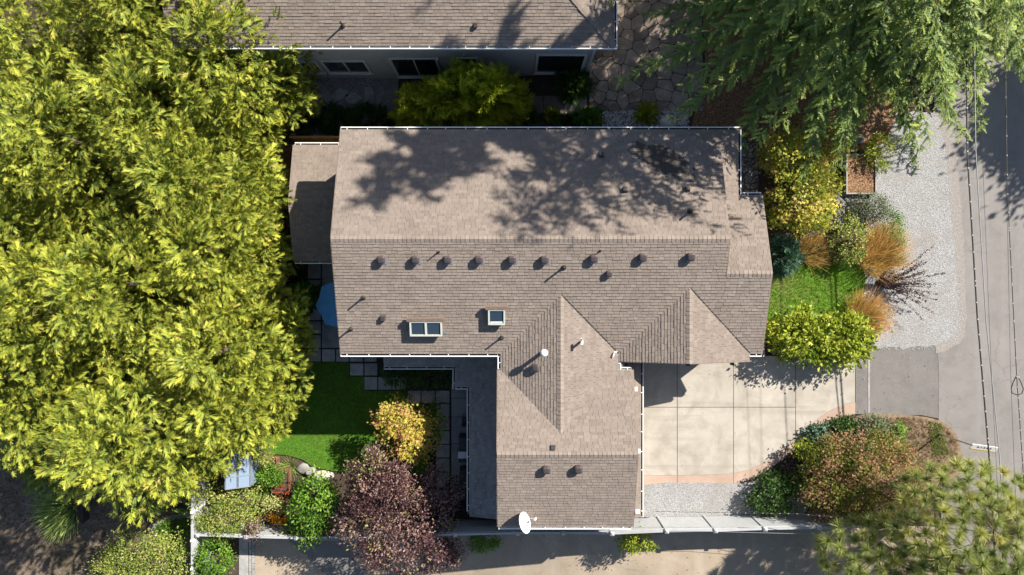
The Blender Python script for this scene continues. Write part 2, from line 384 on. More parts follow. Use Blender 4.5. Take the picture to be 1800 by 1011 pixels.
def sheet(name, pts, mat, off, parent=None, thick=.06, world=False, **props):
    """a ground sheet with its own edge, following the terrain"""
    w2 = [(p[0], p[1]) for p in pts] if world else [tuple(PG(x, y, off).xy) for x, y in pts]
    bm = bmesh.new(); bm.faces.new([bm.verts.new((x, y, 0)) for x, y in w2]); bm.normal_update()
    if bm.faces[:][0].normal.z < 0: bmesh.ops.reverse_faces(bm, faces=bm.faces[:])
    X = [p[0] for p in w2]; Y = [p[1] for p in w2]
    zz = [g(x, y) for x in np.linspace(min(X), max(X), 8) for y in np.linspace(min(Y), max(Y), 8)]
    if max(zz) - min(zz) > .02:
        for a, lo, hi, st in ((0, min(X), max(X), 1.0), (1, min(Y), max(Y), .5)):
            k = math.ceil(lo / st) * st
            while k < hi:
                nrm = (1, 0, 0) if a == 0 else (0, 1, 0); c = (k, 0, 0) if a == 0 else (0, k, 0)
                bmesh.ops.bisect_plane(bm, geom=bm.verts[:] + bm.edges[:] + bm.faces[:], plane_co=c, plane_no=nrm, dist=1e-5); k += st
    for v in bm.verts: v.co.z = g(v.co.x, v.co.y) + off
    bmesh.ops.triangulate(bm, faces=[f for f in bm.faces if len(f.verts) > 4])
    be = [e for e in bm.edges if e.is_boundary]
    r = bmesh.ops.extrude_edge_only(bm, edges=be)
    for v in (e for e in r['geom'] if isinstance(e, bmesh.types.BMVert)): v.co.z -= thick
    me = bpy.data.meshes.new(name); bm.to_mesh(me); bm.free()
    return link(name, me, mat, parent, **props)

def rough(pts, amp=2.0, step=6.0):
    out = []
    for i, p in enumerate(pts):
        q = pts[(i + 1) % len(pts)]; n = max(1, int(math.hypot(q[0] - p[0], q[1] - p[1]) / step))
        for k in range(n):
            t = k / n; out.append((p[0] + (q[0] - p[0]) * t + random.gauss(0, amp) * .5, p[1] + (q[1] - p[1]) * t + random.gauss(0, amp) * .5))
    return out
ST = dict(kind='structure')
road = sheet('road', [(1672, -700), (2700, -700), (2700, 1900), (1700, 1900), (1650, 800), (1650, 640), (1640, 560), (1640, 270)], M_ASPH, 0.0, **ST)
sheet('driveway_apron', [(1504, 606), (1696, 600), (1700, 735), (1692, 800), (1686, 772), (1672, 750), (1650, 736), (1620, 730), (1504, 728)], M_APRON, -.008, **ST)
sheet('verge_dirt', rough(curve([(1640, 200), (1672, 205), (1682, 290), (1692, 400), (1697, 520), (1695, 590), (1680, 606), (1640, 604), (1655, 400)], 4), 2.5), M_DRY2, .003, **ST)
sheet('gravel_verge', rough([(1510, 200), (1600, 195), (1650, 200), (1664, 290), (1674, 400), (1684, 520), (1687, 572), (1676, 594), (1650, 606), (1620, 611), (1580, 612.5), (1520, 612), (1500, 590), (1515, 450), (1530, 330)], 3.0), M_GRAV, .007, **ST)
alley = sheet('alley', [(447, 930), (1500, 925), (1720, 925), (1720, 1300), (300, 1300), (447, 1011)], M_ALLEY, -.03, **ST)
sheet('side_yard_soil', [(470, 110), (1040, 110), (1350, -60), (1500, -60), (1560, 270), (1540, 620), (1340, 620), (1300, 230), (470, 240)], M_SOIL, -.04, **ST)
sheet('dry_lawn_corner', curve([(1530, 728), (1600, 730), (1648, 738), (1676, 756), (1688, 785), (1690, 830), (1640, 860), (1540, 840), (1500, 745)], 4), M_DRY, .004, **ST)
sheet('west_yard', [(-260, 760), (330, 760), (338, 1011), (338, 1250), (-260, 1250)], M_YARD, .0, **ST)
sheet('bark_path', [(430, 255), (600, 252), (600, 400), (430, 400)], M_BARK, .0, **ST)
sheet('cedar_bed', [(1230, -150), (1560, -150), (1620, 60), (1560, 250), (1380, 300), (1290, 225), (1215, 225), (1240, 120)], M_BARK, .012, **ST)
sheet('pebble_strip', [(1062, 196), (1210, 190), (1212, 226), (1058, 226)], M_RIVER, .02, **ST)
sheet('west_pebble_bed', [(548, 136), (700, 136), (700, 226), (545, 240)], pmat('grey_gravel_ground', (.14, .135, .13), (.30, .29, .28), 9, .9, .8, 40, speck=(.4, .39, .37), speckscale=12), .02, **ST)
sheet('gravel_bed', curve([(1128, 853), (1290, 850), (1330, 846), (1390, 850), (1420, 880), (1400, 906), (1250, 908), (1128, 908)], 3), M_GRAV, .01, **ST)
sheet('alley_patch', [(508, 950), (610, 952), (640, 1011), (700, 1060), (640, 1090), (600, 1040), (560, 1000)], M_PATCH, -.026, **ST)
sheet('kerb_strip', [(420, 942), (436, 942), (436, 1120), (420, 1120)], M_SLAB, .03, thick=.15, **ST)
sheet('street_bed', [(402, 945), (419, 945), (419, 1120), (402, 1120)], M_SOIL, -.02, **ST)
pav = sheet('paver_edge', [(437, 942), (448, 942), (448, 1120), (437, 1120)], M_JOINT, -.025, **ST)
y = 944
while y < 1060:
    m = MB(); q = [(437.6, y), (441.9, y), (441.9, y + 9.4), (437.6, y + 9.4)]
    m.prism([tuple(PG(*c, .0).xy) for c in q], lambda a, b: g(a, b) - .05, lambda a, b: g(a, b) + .012); m.build('paver', M_SLAB, pav)
    m = MB(); q = [(442.8, y - 4), (447.4, y - 4), (447.4, y + 5.4), (442.8, y + 5.4)]
    m.prism([tuple(PG(*c, .0).xy) for c in q], lambda a, b: g(a, b) - .05, lambda a, b: g(a, b) + .010); m.build('paver', M_SLAB, pav)
    y += 10.2
back_lawn_px = [(470, 637), (614, 637), (614, 662), (640, 662), (640, 687), (717, 687), (730, 700), (752, 720), (752, 835), (690, 838), (620, 832), (575, 826), (552, 822), (532, 808), (505, 800), (470, 798), (440, 780)]
sheet('back_lawn', back_lawn_px, M_LAWN, .0, **ST)
front_lawn_px = curve([(1340, 488), (1375, 474), (1420, 464), (1470, 458), (1510, 462), (1522, 500), (1508, 540), (1490, 575), (1430, 585), (1340, 592)], 4)
sheet('front_lawn', front_lawn_px, pmat('front_lawn_soil', (.08, .18, .016), (.12, .24, .02), 3, .95, .6, 60, big=(.22, .19, .08), bigscale=.6), .01, **ST)

# ---- driveway: panels with open joints and a pink border
def clip(poly, a, b, c):
    """keep a*x+b*y<=c"""
    out = []; n = len(poly)
    for i in range(n):
        p, q = poly[i], poly[(i + 1) % n]; dp, dq = a * p[0] + b * p[1] - c, a * q[0] + b * q[1] - c
        if dp <= 0: out.append(p)
        if dp * dq < 0:
            t = dp / (dp - dq); out.append((p[0] + (q[0] - p[0]) * t, p[1] + (q[1] - p[1]) * t))
    return out

dw = sheet('driveway', [(1090, 560), (1340, 560), (1345, 625), (1503, 626), (1503, 729), (1470, 736), (1425, 766), (1385, 801), (1350, 826), (1318, 844), (1280, 853), (1128, 856), (1090, 856)], pmat('driveway_joint', (.085, .068, .052), (.15, .12, .09), 9), -.012, **ST)
inner = [(1503, 707), (1482, 712), (1460, 721), (1442, 733), (1425, 747), (1405, 766), (1385, 784), (1367, 798), (1350, 809), (1334, 818), (1318, 825), (1300, 830), (1280, 833), (1250, 834.5), (1200, 835.5), (1090, 836)]
outer = [(1503, 728), (1485, 731), (1468, 737), (1447, 749), (1425, 765), (1405, 783), (1385, 800), (1367, 814), (1350, 825), (1334, 834.5), (1318, 843), (1300, 848.5), (1280, 852), (1250, 853.5), (1200, 854.5), (1090, 855)]
concrete = [(1090, 560), (1340, 560), (1345, 626), (1503, 627)] + inner
cols = [1090, 1190.5, 1289.5, 1398.5, 1504]; J = .55
def slab(poly, mat, name, parent, top=.0, z0=-.1):
    if len(poly) < 3: return
    wp = [tuple(P(px, py, 0).xy) for px, py in poly]
    MB().prism(wp, z0, top).build(name, mat, parent)
for i in range(4):
    c = clip(clip(concrete, -1, 0, -(cols[i] + J)), 1, 0, cols[i + 1] - J)
    if i < 3:
        slab(clip(c, 0, 1, 716 - J), M_CONC, 'concrete_panel', dw); slab(clip(c, 0, -1, -(716 + J)), M_CONC, 'concrete_panel', dw)
    else: slab(c, M_CONC, 'concrete_panel', dw)
band = outer + [(x, y + .25) for x, y in inner[::-1]]
for i in range(4):
    lo, hi = cols[i] + .4, cols[i + 1] - .4
    up = [p for p in inner if lo < p[0] < hi]; dn = [p for p in outer if lo < p[0] < hi]
    def at(line, x):
        for p, q in zip(line[:-1], line[1:]):
            if q[0] <= x <= p[0]: return (x, q[1] + (p[1] - q[1]) * (x - q[0]) / (p[0] - q[0]))
        return (x, line[0][1] if x > line[0][0] else line[-1][1])
    top = [at(inner, hi)] + up + [at(inner, lo)]; bot = [at(outer, hi)] + dn + [at(outer, lo)]
    m = MB(); pts = [(p[0], p[1] + .35) for p in top]
    for k in range(len(pts) - 1):          # strip of quads with a skirt
        q = [pts[k], pts[k + 1], bot[k + 1], bot[k]]
        m.prism([tuple(P(a, b, 0).xy) for a, b in q], -.1, .001)
    m.build('pink_border', M_PINK, dw)
MB().prism([tuple(P(a, b, 0).xy) for a, b in ((1526, 616), (1529, 616), (1529, 726), (1526, 726))], -.05, .004).build('apron_seam', M_SLAB, dw)

# ---- back garden paving
pt = sheet('patio', [(540, 455), (612, 455), (612, 637), (540, 637)], M_JOINT, -.02, **ST)
def paving(rects, parent, mat=M_SLAB, name='paving_slab', gap=1.0):
    for x0, y0, x1, y1 in rects:
        q = [(x0 + gap, y0 + gap), (x1 - gap, y0 + gap), (x1 - gap, y1 - gap), (x0 + gap, y1 - gap)]
        m = MB(); h = .012 + random.uniform(0, .012)
        m.prism([tuple(PG(a, b, 0).xy) for a, b in q], lambda a, b: g(a, b) - .08, lambda a, b: g(a, b) + h); m.build(name, mat, parent)
paving([(540, 462, 565, 491), (540, 491, 565, 515), (540, 515, 565, 540), (540, 540, 565, 564), (540, 564, 565, 588), (540, 588, 565, 613), (540, 613, 565, 637),
        (565, 462, 612, 513), (565, 513, 612, 564), (565, 564, 612, 613), (565, 613, 590, 637), (590, 613, 614, 637), (614, 613, 639, 637), (639, 613, 663, 637)], pt, gap=1.3)
stp = sheet('stepping_path', [(614, 635), (665, 635), (720, 660), (795, 660), (828, 640), (828, 912), (740, 912), (740, 700), (717, 687), (640, 687), (640, 662), (614, 662)], M_JOINT, -.03, **ST)
paving([(614.5, 638, 639.5, 661), (640, 638, 664, 661), (640, 662, 664, 686), (664, 662, 689, 686), (689, 662, 714, 686), (716, 686, 740, 709), (740, 686, 765, 709), (765, 686, 791, 709),
        (766, 709, 791, 733), (766, 733, 791, 757), (766, 757, 791, 781), (766, 781, 791, 805), (766, 805, 791, 830), (766, 830, 791, 858), (766, 861, 791, 884), (792, 861, 818, 884), (820, 861, 845, 884), (820, 884, 845, 905)], stp, gap=1.0)
paving([(793, 650, 850, 700), (793, 700, 850, 733), (793, 733, 850, 780), (793, 780, 850, 859)], stp, pmat('patio_concrete', (.31, .315, .32), (.39, .395, .40), 2, .8, .2, 60, big=(.16, .165, .17), bigscale=.9), 'concrete_slab', gap=.5)

# ------------------------------------------------------------------ roofs
def inside(p, poly):
    n = len(poly)
    for i in range(n):
        a, b = poly[i], poly[(i + 1) % n]
        if (b[0] - a[0]) * (p[1] - a[1]) - (b[1] - a[1]) * (p[0] - a[0]) < 0: return False
    return True

def shingle_list(poly, zf, up, e=.137):
    """one laminated shingle after another, course by course from the eave; each is (top, bottom, random)"""
    n = len(poly)
    if sum(poly[i][0] * poly[(i + 1) % n][1] - poly[(i + 1) % n][0] * poly[i][1] for i in range(n)) < 0: poly = poly[::-1]
    a = (up[1], -up[0]); out = []
    U = [p[0] * a[0] + p[1] * a[1] for p in poly]; V = [p[0] * up[0] + p[1] * up[1] for p in poly]
    v0 = min(V) - .015
    while v0 < max(V):
        u = min(U) - random.uniform(0, .3); lift = random.uniform(-.0015, .0015)
        while u < max(U):
            wd = random.choice((.2, .25, .28, .3, .33, .36)); th = random.choice((.018, .022, .026, .030)); jit = random.uniform(-.010, .008)
            q = [(u + .005, v0 + jit), (u + wd - .005, v0 + jit), (u + wd - .005, v0 + e + .004), (u + .005, v0 + e + .004)]
            q = [(c[0] * a[0] + c[1] * up[0], c[0] * a[1] + c[1] * up[1]) for c in q]
            if not all(inside(c, poly) for c in q):
                for i in range(n):
                    p, r_ = poly[i], poly[(i + 1) % n]; A, B = r_[1] - p[1], -(r_[0] - p[0])
                    q = clip(q, A, B, A * p[0] + B * p[1])
                    if len(q) < 3: break
            if len(q) >= 3:
                top = []
                for c in q:
                    v = c[0] * up[0] + c[1] * up[1]; top.append((c[0], c[1], zf(*c) + .006 + lift + th * (1.0 - (v - v0) / (e + .03))))
                out.append((top, [(c[0], c[1], zf(*c) - .004) for c in q], min(1, max(0, random.gauss(.5, .24)))))
            u += wd
        v0 += e
    return out

def add_shingle(m, s):
    n = len(s[0])
    m.add(list(s[0]) + list(s[1]), [tuple(range(n))] + [(i + n, (i + 1) % n + n, (i + 1) % n, i) for i in range(n)], s[2])

def slope(parent, poly, zf, up, mat, singles=0, e=.137, thick=.16):
    n = len(poly)
    MB().prism(poly, lambda x, y: zf(x, y) - thick, lambda x, y: zf(x, y) - .001).build('roof', M_DECK, parent)
    roof = parent.children[-1]
    L = shingle_list(poly, zf, up, e)
    if singles:
        for s in L[:singles]:
            m = MB(); add_shingle(m, s); m.build('shingle', mat, roof)
        L = L[singles:]
    m = MB()
    for s in L: add_shingle(m, s)
    m.build('shingles', mat, roof, kind='stuff')
    return roof

def caps(parent, a, b, n1, n2, mat, step=.2, half=.15):
    """ridge or hip caps: folded pieces, each overlapping the next. n1, n2: directions down each side"""
    a, b = Vector(a), Vector(b); d = b - a; L = d.length; d /= L; n1, n2 = Vector(n1), Vector(n2)
    k = 0.0
    while k < L - .05:
        p = a + d * k; q = a + d * min(L, k + step + .04); h0, h1 = .034, .014
        up = Vector((0, 0, 1)); m = MB(); j = random.uniform(-.01, .01)
        vs = [p + n1 * (half + j) + up * h0, p + up * (h0 + .012), p + n2 * (half + j) + up * h0,
              q + n1 * (half + j) + up * h1, q + up * (h1 + .012), q + n2 * (half + j) + up * h1]
        vs += [v - up * .016 for v in vs]
        m.add(vs, [(0, 1, 4, 3), (1, 2, 5, 4), (7, 6, 9, 10), (8, 7, 10, 11), (0, 6, 7, 1), (1, 7, 8, 2), (3, 4, 10, 9), (4, 5, 11, 10), (0, 3, 9, 6), (2, 8, 11, 5)], min(1, max(0, random.gauss(.5, .25))))
        m.build('ridge_shingle', mat, parent); k += step

HANG = MB().box((0, 0, 0), (.035, .15, .02)).mesh('hanger')
def gutter(parent, a, b, out, dark_strip=True, hang=.95):
    a, b, out = Vector(a), Vector(b), Vector((out[0], out[1], 0)); m = MB(); z = Vector((0, 0, 1))
    W = .13
    m.span(a + out * W / 2 - z * .13, b + out * W / 2 - z * .13, W, .012)
    m.span(a + out * .008 - z * .08, b + out * .008 - z * .08, .012, .11)
    m.span(a + out * (W - .002) - z * .07, b + out * (W - .002) - z * .07, .012, .13)
    m.span(a + out * (W - .018) - z * .001, b + out * (W - .018) - z * .001, .05, .014)
    for e in (a, b): m.box(e + out * W / 2 - z * .07, (.012, W, .12) if abs(out.y) > .5 else (W, .012, .12))
    gt = m.build('gutter', M_WHITE, parent)
    if dark_strip:
        MB().span(a + out * W / 2 - z * .10, b + out * W / 2 - z * .10, W - .03, .03).build('gutter_strip', M_TROUGH, gt)  # near-black strip along the bottom of the trough
    d = b - a; L = d.length; k = .3
    rot = Matrix.Rotation(0 if abs(out.y) > .5 else math.pi / 2, 4, 'Z')
    while k < L:
        p = a + d * (k / L) + out * (W / 2 - .005) + z * .004
        link('hanger', HANG, M_WHITE, gt, Matrix.Translation(p) @ rot); k += hang * random.uniform(.88, 1.1)
    return gt

ZE = 2.8; SL = 1 / 3.
XL, XR = -8.08, 9.72; YN, YS = 7.446, -3.126; YR = (YN + YS) / 2; ZR = ZE + (YN - YR) * SL
XE = 11.8; YEN = 4.36; YER = (YEN + YS) / 2; ZER = ZE + (YEN - YER) * SL
fN = lambda x, y: ZE + (YN - y) * SL
fS = lambda x, y: ZE + (y - YS) * SL
fSk = lambda x, y: ZE + (10.68 - x) * SL
fEN = lambda x, y: ZE + (YEN - y) * SL
house = thing('house', 'brown shingled split level house with skylights in the middle, beside the pale driveway', 'house', (1.5, -1, -3.1))
rN = slope(house, [(XL, YR), (XR, YR), (XR, YN), (XL, YN)], fN, (0, -1), M_SHING)
slope(house, [(XR, 6.486), (10.68, YN), (XR, YN)], fN, (0, -1), M_SHING)
slope(house, [(XR, 6.486), (XR, 3.4), (10.68, YEN), (10.68, YN)], fSk, (-1, 0), M_SHING)
rE = slope(house, [(XR, 3.4), (XR, YER), (XE, YER), (XE, YEN), (10.68, YEN)], fEN, (0, -1), M_SHING)
rS = slope(house, [(XL, YS), (XR, YS), (XR, YR), (XL, YR)], fS, (0, 1), M_SHING)
slope(house, [(XR, YS), (XE, YS), (XE, YER), (XR, YER)], fS, (0, 1), M_SHING)
# connector, wing, garage gable
CX0, CX1 = -.54, 5.0; CXR = (CX0 + CX1) / 2; ZC = ZE + (CX1 - CXR) * SL; CY1 = YS + (ZC - ZE) * 3
WX0, WX1 = -.68, 5.71; WYN, WYS = -3.89, -11.27; WYR = (WYN + WYS) / 2; ZW = ZE + (WYN - WYR) * SL; CY0 = WYN - (ZC - ZE) * 3
GX0, GX1 = 5.0, 11.2; GXR = (GX0 + GX1) / 2; ZG = ZE + (GX1 - GXR) * SL; GY1 = YS + (ZG - ZE) * 3; GY0 = -3.48
rCL = slope(house, [(CX0, CY0), (CXR, CY0), (CXR, CY1), (CX0, CY1)], lambda x, y: ZE + (x - CX0) * SL, (1, 0), M_SHING, thick=.1)
slope(house, [(CXR, CY0), (CX1, CY0), (CX1, CY1), (CXR, CY1)], lambda x, y: ZE + (CX1 - x) * SL, (-1, 0), M_SHING, thick=.1)
fWN = lambda x, y: ZE + (WYN - y) * SL
fWS = lambda x, y: ZE + (y - WYS) * SL
slope(house, [(WX0, WYR), (WX1, WYR), (WX1, WYN), (WX0, WYN)], fWN, (0, -1), M_SHING)
rWS = slope(house, [(WX0, WYS), (WX1, WYS), (WX1, WYR), (WX0, WYR)], fWS, (0, 1), M_SHING, singles=300)
rGL = slope(house, [(GX0, GY0), (GXR, GY0), (GXR, GY1), (GX0, GY1)], lambda x, y: ZE + (x - GX0) * SL, (1, 0), M_SHING, thick=.1)
slope(house, [(GXR, GY0), (GX1, GY0), (GX1, GY1), (GXR, GY1)], lambda x, y: ZE + (GX1 - x) * SL, (-1, 0), M_SHING, thick=.1)
# pent roof along the garage doors
PX1 = 6.17
slope(house, [(5.25, -11.0), (PX1, -11.0), (PX1, -3.6), (5.25, -3.6)], lambda x, y: 2.3 + (PX1 - x) * SL, (-1, 0), M_SHING, thick=.08)
dn = -SL
caps(rS, (XL, YR, ZR), (XR + .02, YR, ZR), (0, 1, dn), (0, -1, dn), M_SHING)
caps(rE, (XR, YER, ZER), (XE, YER, ZER), (0, 1, dn), (0, -1, dn), M_SHING)
caps(rCL, (CXR, CY0, ZC), (CXR, CY1 + .05, ZC), (1, 0, dn), (-1, 0, dn), M_SHING)
caps(rWS, (WX0, WYR, ZW), (WX1, WYR, ZW), (0, 1, dn), (0, -1, dn), M_SHING)
caps(rGL, (GXR, GY0, ZG), (GXR, GY1 + .05, ZG), (1, 0, dn), (-1, 0, dn), M_SHING)
h2 = .7071
caps(rN, (10.68, YN, ZE), (XR, 6.486, ZE + .32), (h2, -h2, 0), (-h2, h2, 0), M_SHING, half=.13)
# valley flashing, thin dark strips where slopes meet
for a, b in (((CXR + .02, CY1, ZC), (CX1, YS, ZE)), ((GXR, GY1, ZG), (GX1, YS, ZE))):
    a, b = Vector(a), Vector(b)
    MB().span(a + Vector((.03, .03, .03)), b + Vector((.03, .03, .03)), .035, .02).build('valley_flashing', M_PIPE, house)
# barge boards on the rakes
def barge(x, pts):
    for p, q in zip(pts[:-1], pts[1:]):
        MB().span((x, p[0], p[1] - .09), (x, q[0], q[1] - .09), .03, .19).build('barge_board', M_FLASH, house)
barge(XL - .015, [(YS, ZE), (YR, ZR), (YN, ZE)])
barge(XR + .012, [(YER, ZER + .02), (YR, ZR)]); barge(XR + .012, [(6.45, ZE + .34), (YR, ZR)])
barge(XE + .015, [(YS, ZE), (YER, ZER), (YEN, ZE)])
barge(WX0 - .015, [(WYS, ZE), (WYR, ZW), (WYN, ZE)]); barge(WX1 + .015, [(WYS, ZE), (WYR, ZW), (WYN, ZE)])
for a, b in (((GX0, ZE), (GXR, ZG)), ((GXR, ZG), (GX1, ZE))):
    MB().span((a[0], GY0 - .015, a[1] - .09), (b[0], GY0 - .015, b[1] - .09), .03, .19).build('barge_board', M_FLASH, house)
# gutters
gutter(house, (XL, YN, ZE), (10.68 + .13, YN, ZE), (0, 1))
gutter(house, (10.68, YEN, ZE), (10.68, YN, ZE), (1, 0))
gutter(house, (10.82, YEN, ZE), (11.75, YEN, ZE), (0, 1))
gutter(house, (XL, YS, ZE), (CX0 - .14, YS, ZE), (0, -1))
gutter(house, (CX0, -3.85, ZE), (CX0, YS - .13, ZE), (-1, 0))
gutter(house, (CX1, -3.87, ZE), (CX1, YS - .35, ZE), (1, 0))
gutter(house, (5.14, WYN, ZE), (WX1 - .06, WYN, ZE), (0, 1))
gutter(house, (WX0 + .05, WYS, ZE), (WX1 - .1, WYS, ZE), (0, -1), dark_strip=False)
gutter(house, (GX1 + .02, YS, ZE), (XE - .03, YS, ZE), (0, -1))
gutter(house, (PX1, -11.0, 2.3), (PX1, -3.6, 2.3), (1, 0))
# walls
o = .5
m = MB()
m.prism([(XL + o, YS + o), (XR, YS + o), (XR, YN - o), (XL + o, YN - o)], LOW - .2, ZE - .02)
m.prism([(XR, YS + o), (XE - o, YS + o), (XE - o, YEN - o), (XR, YEN - o)], LOW - .2, ZE - .02)
m.prism([(WX0 + o, WYS + o), (WX1 - o, WYS + o), (WX1 - o, -2.5), (WX0 + o, -2.5)], LOW - .2, ZE - .02)
m.prism([(GX0 + .6, GY0 + .5), (GX1 - .5, GY0 + .5), (GX1 - .5, -1.5), (GX0 + .6, -1.5)], -.3, ZE - .02)
m.build('wall', M_WALL, house)
def gable(axis, c, p0, p1, pr, z0, z1):
    m = MB(); t = .06
    P3 = (lambda u, s, z: (c + s, u, z)) if axis == 'x' else (lambda u, s, z: (u, c + s, z))
    vs = [P3(p0, -t, z0), P3(p1, -t, z0), P3(pr, -t, z1), P3(p0, t, z0), P3(p1, t, z0), P3(pr, t, z1)]
    m.add(vs, [(0, 1, 2), (5, 4, 3), (0, 3, 4, 1), (1, 4, 5, 2), (2, 5, 3, 0)]); m.build('gable_wall', M_WALL, house)
gable('x', XL + .56, YS + .1, YN - .1, YR, ZE - .05, ZR - .2); gable('x', XR - .1, YER - .5, YN - 1.5, YR, ZE + .2, ZR - .18)
gable('x', XE - .56, YS + .1, YEN - .1, YER, ZE - .05, ZER - .2); gable('x', WX0 + .56, WYS + .1, WYN - .1, WYR, ZE - .05, ZW - .2)
gable('x', WX1 - .56, WYS + .1, WYN - .1, WYR, ZE - .05, ZW - .2); gable('y', GY0 + .56, GX0 + .5, GX1 - .1, GXR, ZE - .05, ZG - .2)
for y0 in (-10.2, -7.3):
    d = MB().box((5.24, y0 + 1.25, 1.05), (.06, 2.5, 2.1)).build('garage_door', M_TRIM, house)
    for k in range(4): MB().box((5.28, y0 + 1.25, .28 + k * .52), (.03, 2.4, .46)).build('door_panel', M_TRIM, d)
for x0 in (6.3, 8.9):
    wf = MB().box((x0 + .7, GY0 + .47, 1.5), (1.5, .08, 1.3)).build('window', M_TRIM, house)
    MB().box((x0 + .7, GY0 + .42, 1.5), (1.36, .02, 1.16)).build('pane', M_GLASS, wf)
for px, py in ((1117, 684), (1122, 793), (1121, 899)):       # white straps on the garage side eave
    p = P(px, py, 2.62); MB().box(p, (.2, .2, .05)).build('downspout_elbow', M_WHITE, house)
for px, py in ((1209, 640), (1287, 639), (1100, 642)):
    p = P(px, py, 2.5); MB().box(p, (.14, .16, .2)).build('soffit_lamp', M_PIPE, house)
MB().tube([P(1084, 618, 2.86), P(1080, 620, 3.0), P(1078, 625, 3.02), P(1077, 628, 2.98)], .035).build('downspout_elbow', M_WHITE, house)

# roof furniture, each set square on its slope
def on_slope(px, py, zf, up2):
    z = 3.2
    for _ in range(20):
        p = P(px, py, z); z = zf(p.x, p.y)
    p = P(px, py, z); u = Vector((up2[0], up2[1], SL)).normalized(); x = Vector((up2[1], -up2[0], 0)); n = x.cross(u)
    return p, Matrix.Translation(p) @ Matrix((x, u, n)).transposed().to_4x4(), Matrix.Translation(p)

mv = MB()
prof = [(.155, 0), (.165, .10), (.18, .115), (.185, .19), (.165, .225), (.10, .24)]
vs = []
for r_, z in prof:
    for k in range(16):
        a = 2 * math.pi * k / 16; c, s_ = math.cos(a), math.sin(a)
        q = 1 / max(abs(c), abs(s_)); q = min(q, 1.25); vs.append((r_ * c * q, r_ * s_ * q, z + .02))
fs = [(i * 16 + k, i * 16 + (k + 1) % 16, (i + 1) * 16 + (k + 1) % 16, (i + 1) * 16 + k) for i in range(len(prof) - 1) for k in range(16)]
fs += [tuple(range(80, 96))]
mv.add(vs, fs, .5); ME_VENT = mv.mesh('roof_vent', True)
ME_FLANGE = MB().box((.05, -.08, .03), (.36, .36, .012)).mesh('flange')
def vent(px, py, zf, up2, sc=1.0):
    p, M, T = on_slope(px, py, zf, up2)
    v = link('roof_vent', ME_VENT, M_VENT, house, M @ Matrix.Scale(sc, 4)); f = link('flange', ME_FLANGE, M_METAL, v)
for px in (671, 731, 787, 842, 900, 957): vent(px, 455, fS, (0, 1))
for px, py in ((1043, 453), (1129, 451), (1213, 450)): vent(px, py, fS, (0, 1))
vent(1070, 480, fS, (0, 1), .8)
vent(960, 823, fWS, (0, 1)); vent(1016, 822, fWS, (0, 1)); vent(943, 646, lambda x, y: ZE + (x - CX0) * SL, (1, 0))
ME_SV = MB().box((0, 0, .1), (.22, .24, .18), top=.85).mesh('box_vent')
for px, py, zf, u in ((674, 558, fS, (0, 1)), (1098, 335, fN, (0, -1)), (1208, 333, fN, (0, -1)), (1057, 274, fN, (0, -1))):
    p, M, T = on_slope(px, py, zf, u); link('box_vent', ME_SV, M_VENT, house, M)
p, M, T = on_slope(972, 787, fWN, (0, -1)); MB().box((0, 0, .05), (.2, .22, .08)).build('slot_vent', M_PIPE, house, mw=M)
ME_PIPE = MB().tube([(0, 0, -.05), (0, 0, .52)], .042, 10).mesh('vent_pipe', True)
ME_BOOT = MB().lathe((0, 0, 0), [(.14, -.03), (.09, .06), (.055, .14)], 10).mesh('pipe_boot')
for px, py, zf, u, k in ((639, 523, fS, (0, 1), 1), (617, 578, fS, (0, 1), 1), (771, 443, fS, (0, 1), .7), (882, 593, fS, (0, 1), 1), (1055, 441, fS, (0, 1), .6), (991, 470, fS, (0, 1), 1.1), (1213, 372, fN, (0, -1), 1.2)):
    p, M, T = on_slope(px, py, zf, u)
    v = link('vent_pipe', ME_PIPE, M_PIPE, house, T @ Matrix.Scale(k, 4)); link('pipe_boot', ME_BOOT, M_PIPE, v)
p, M, T = on_slope(955, 618, lambda x, y: ZE + (x - CX0) * SL, (1, 0))
fl = MB().tube([(0, 0, -.05), (0, 0, .72)], .085, 12).build('flue', M_PIPE, house, True, mw=T)
MB().lathe((0, 0, .67), [(.09, 0), (.17, .03), (.18, .1), (.14, .17), (.06, .2)], 16).build('flue_cap', M_WHITE, fl, True)
p, M, T = on_slope(1021, 600, lambda x, y: ZE + (CX1 - x) * SL, (-1, 0))
fl = MB().tube([(0, 0, -.05), (0, 0, .5)], .06, 10).build('white_vent_pipe', M_WHITE, house, True, mw=T)
MB().tube([(-.02, -.1, .52), (.0, .16, .55)], .065, 10).build('pipe_elbow', M_WHITE, fl, True)
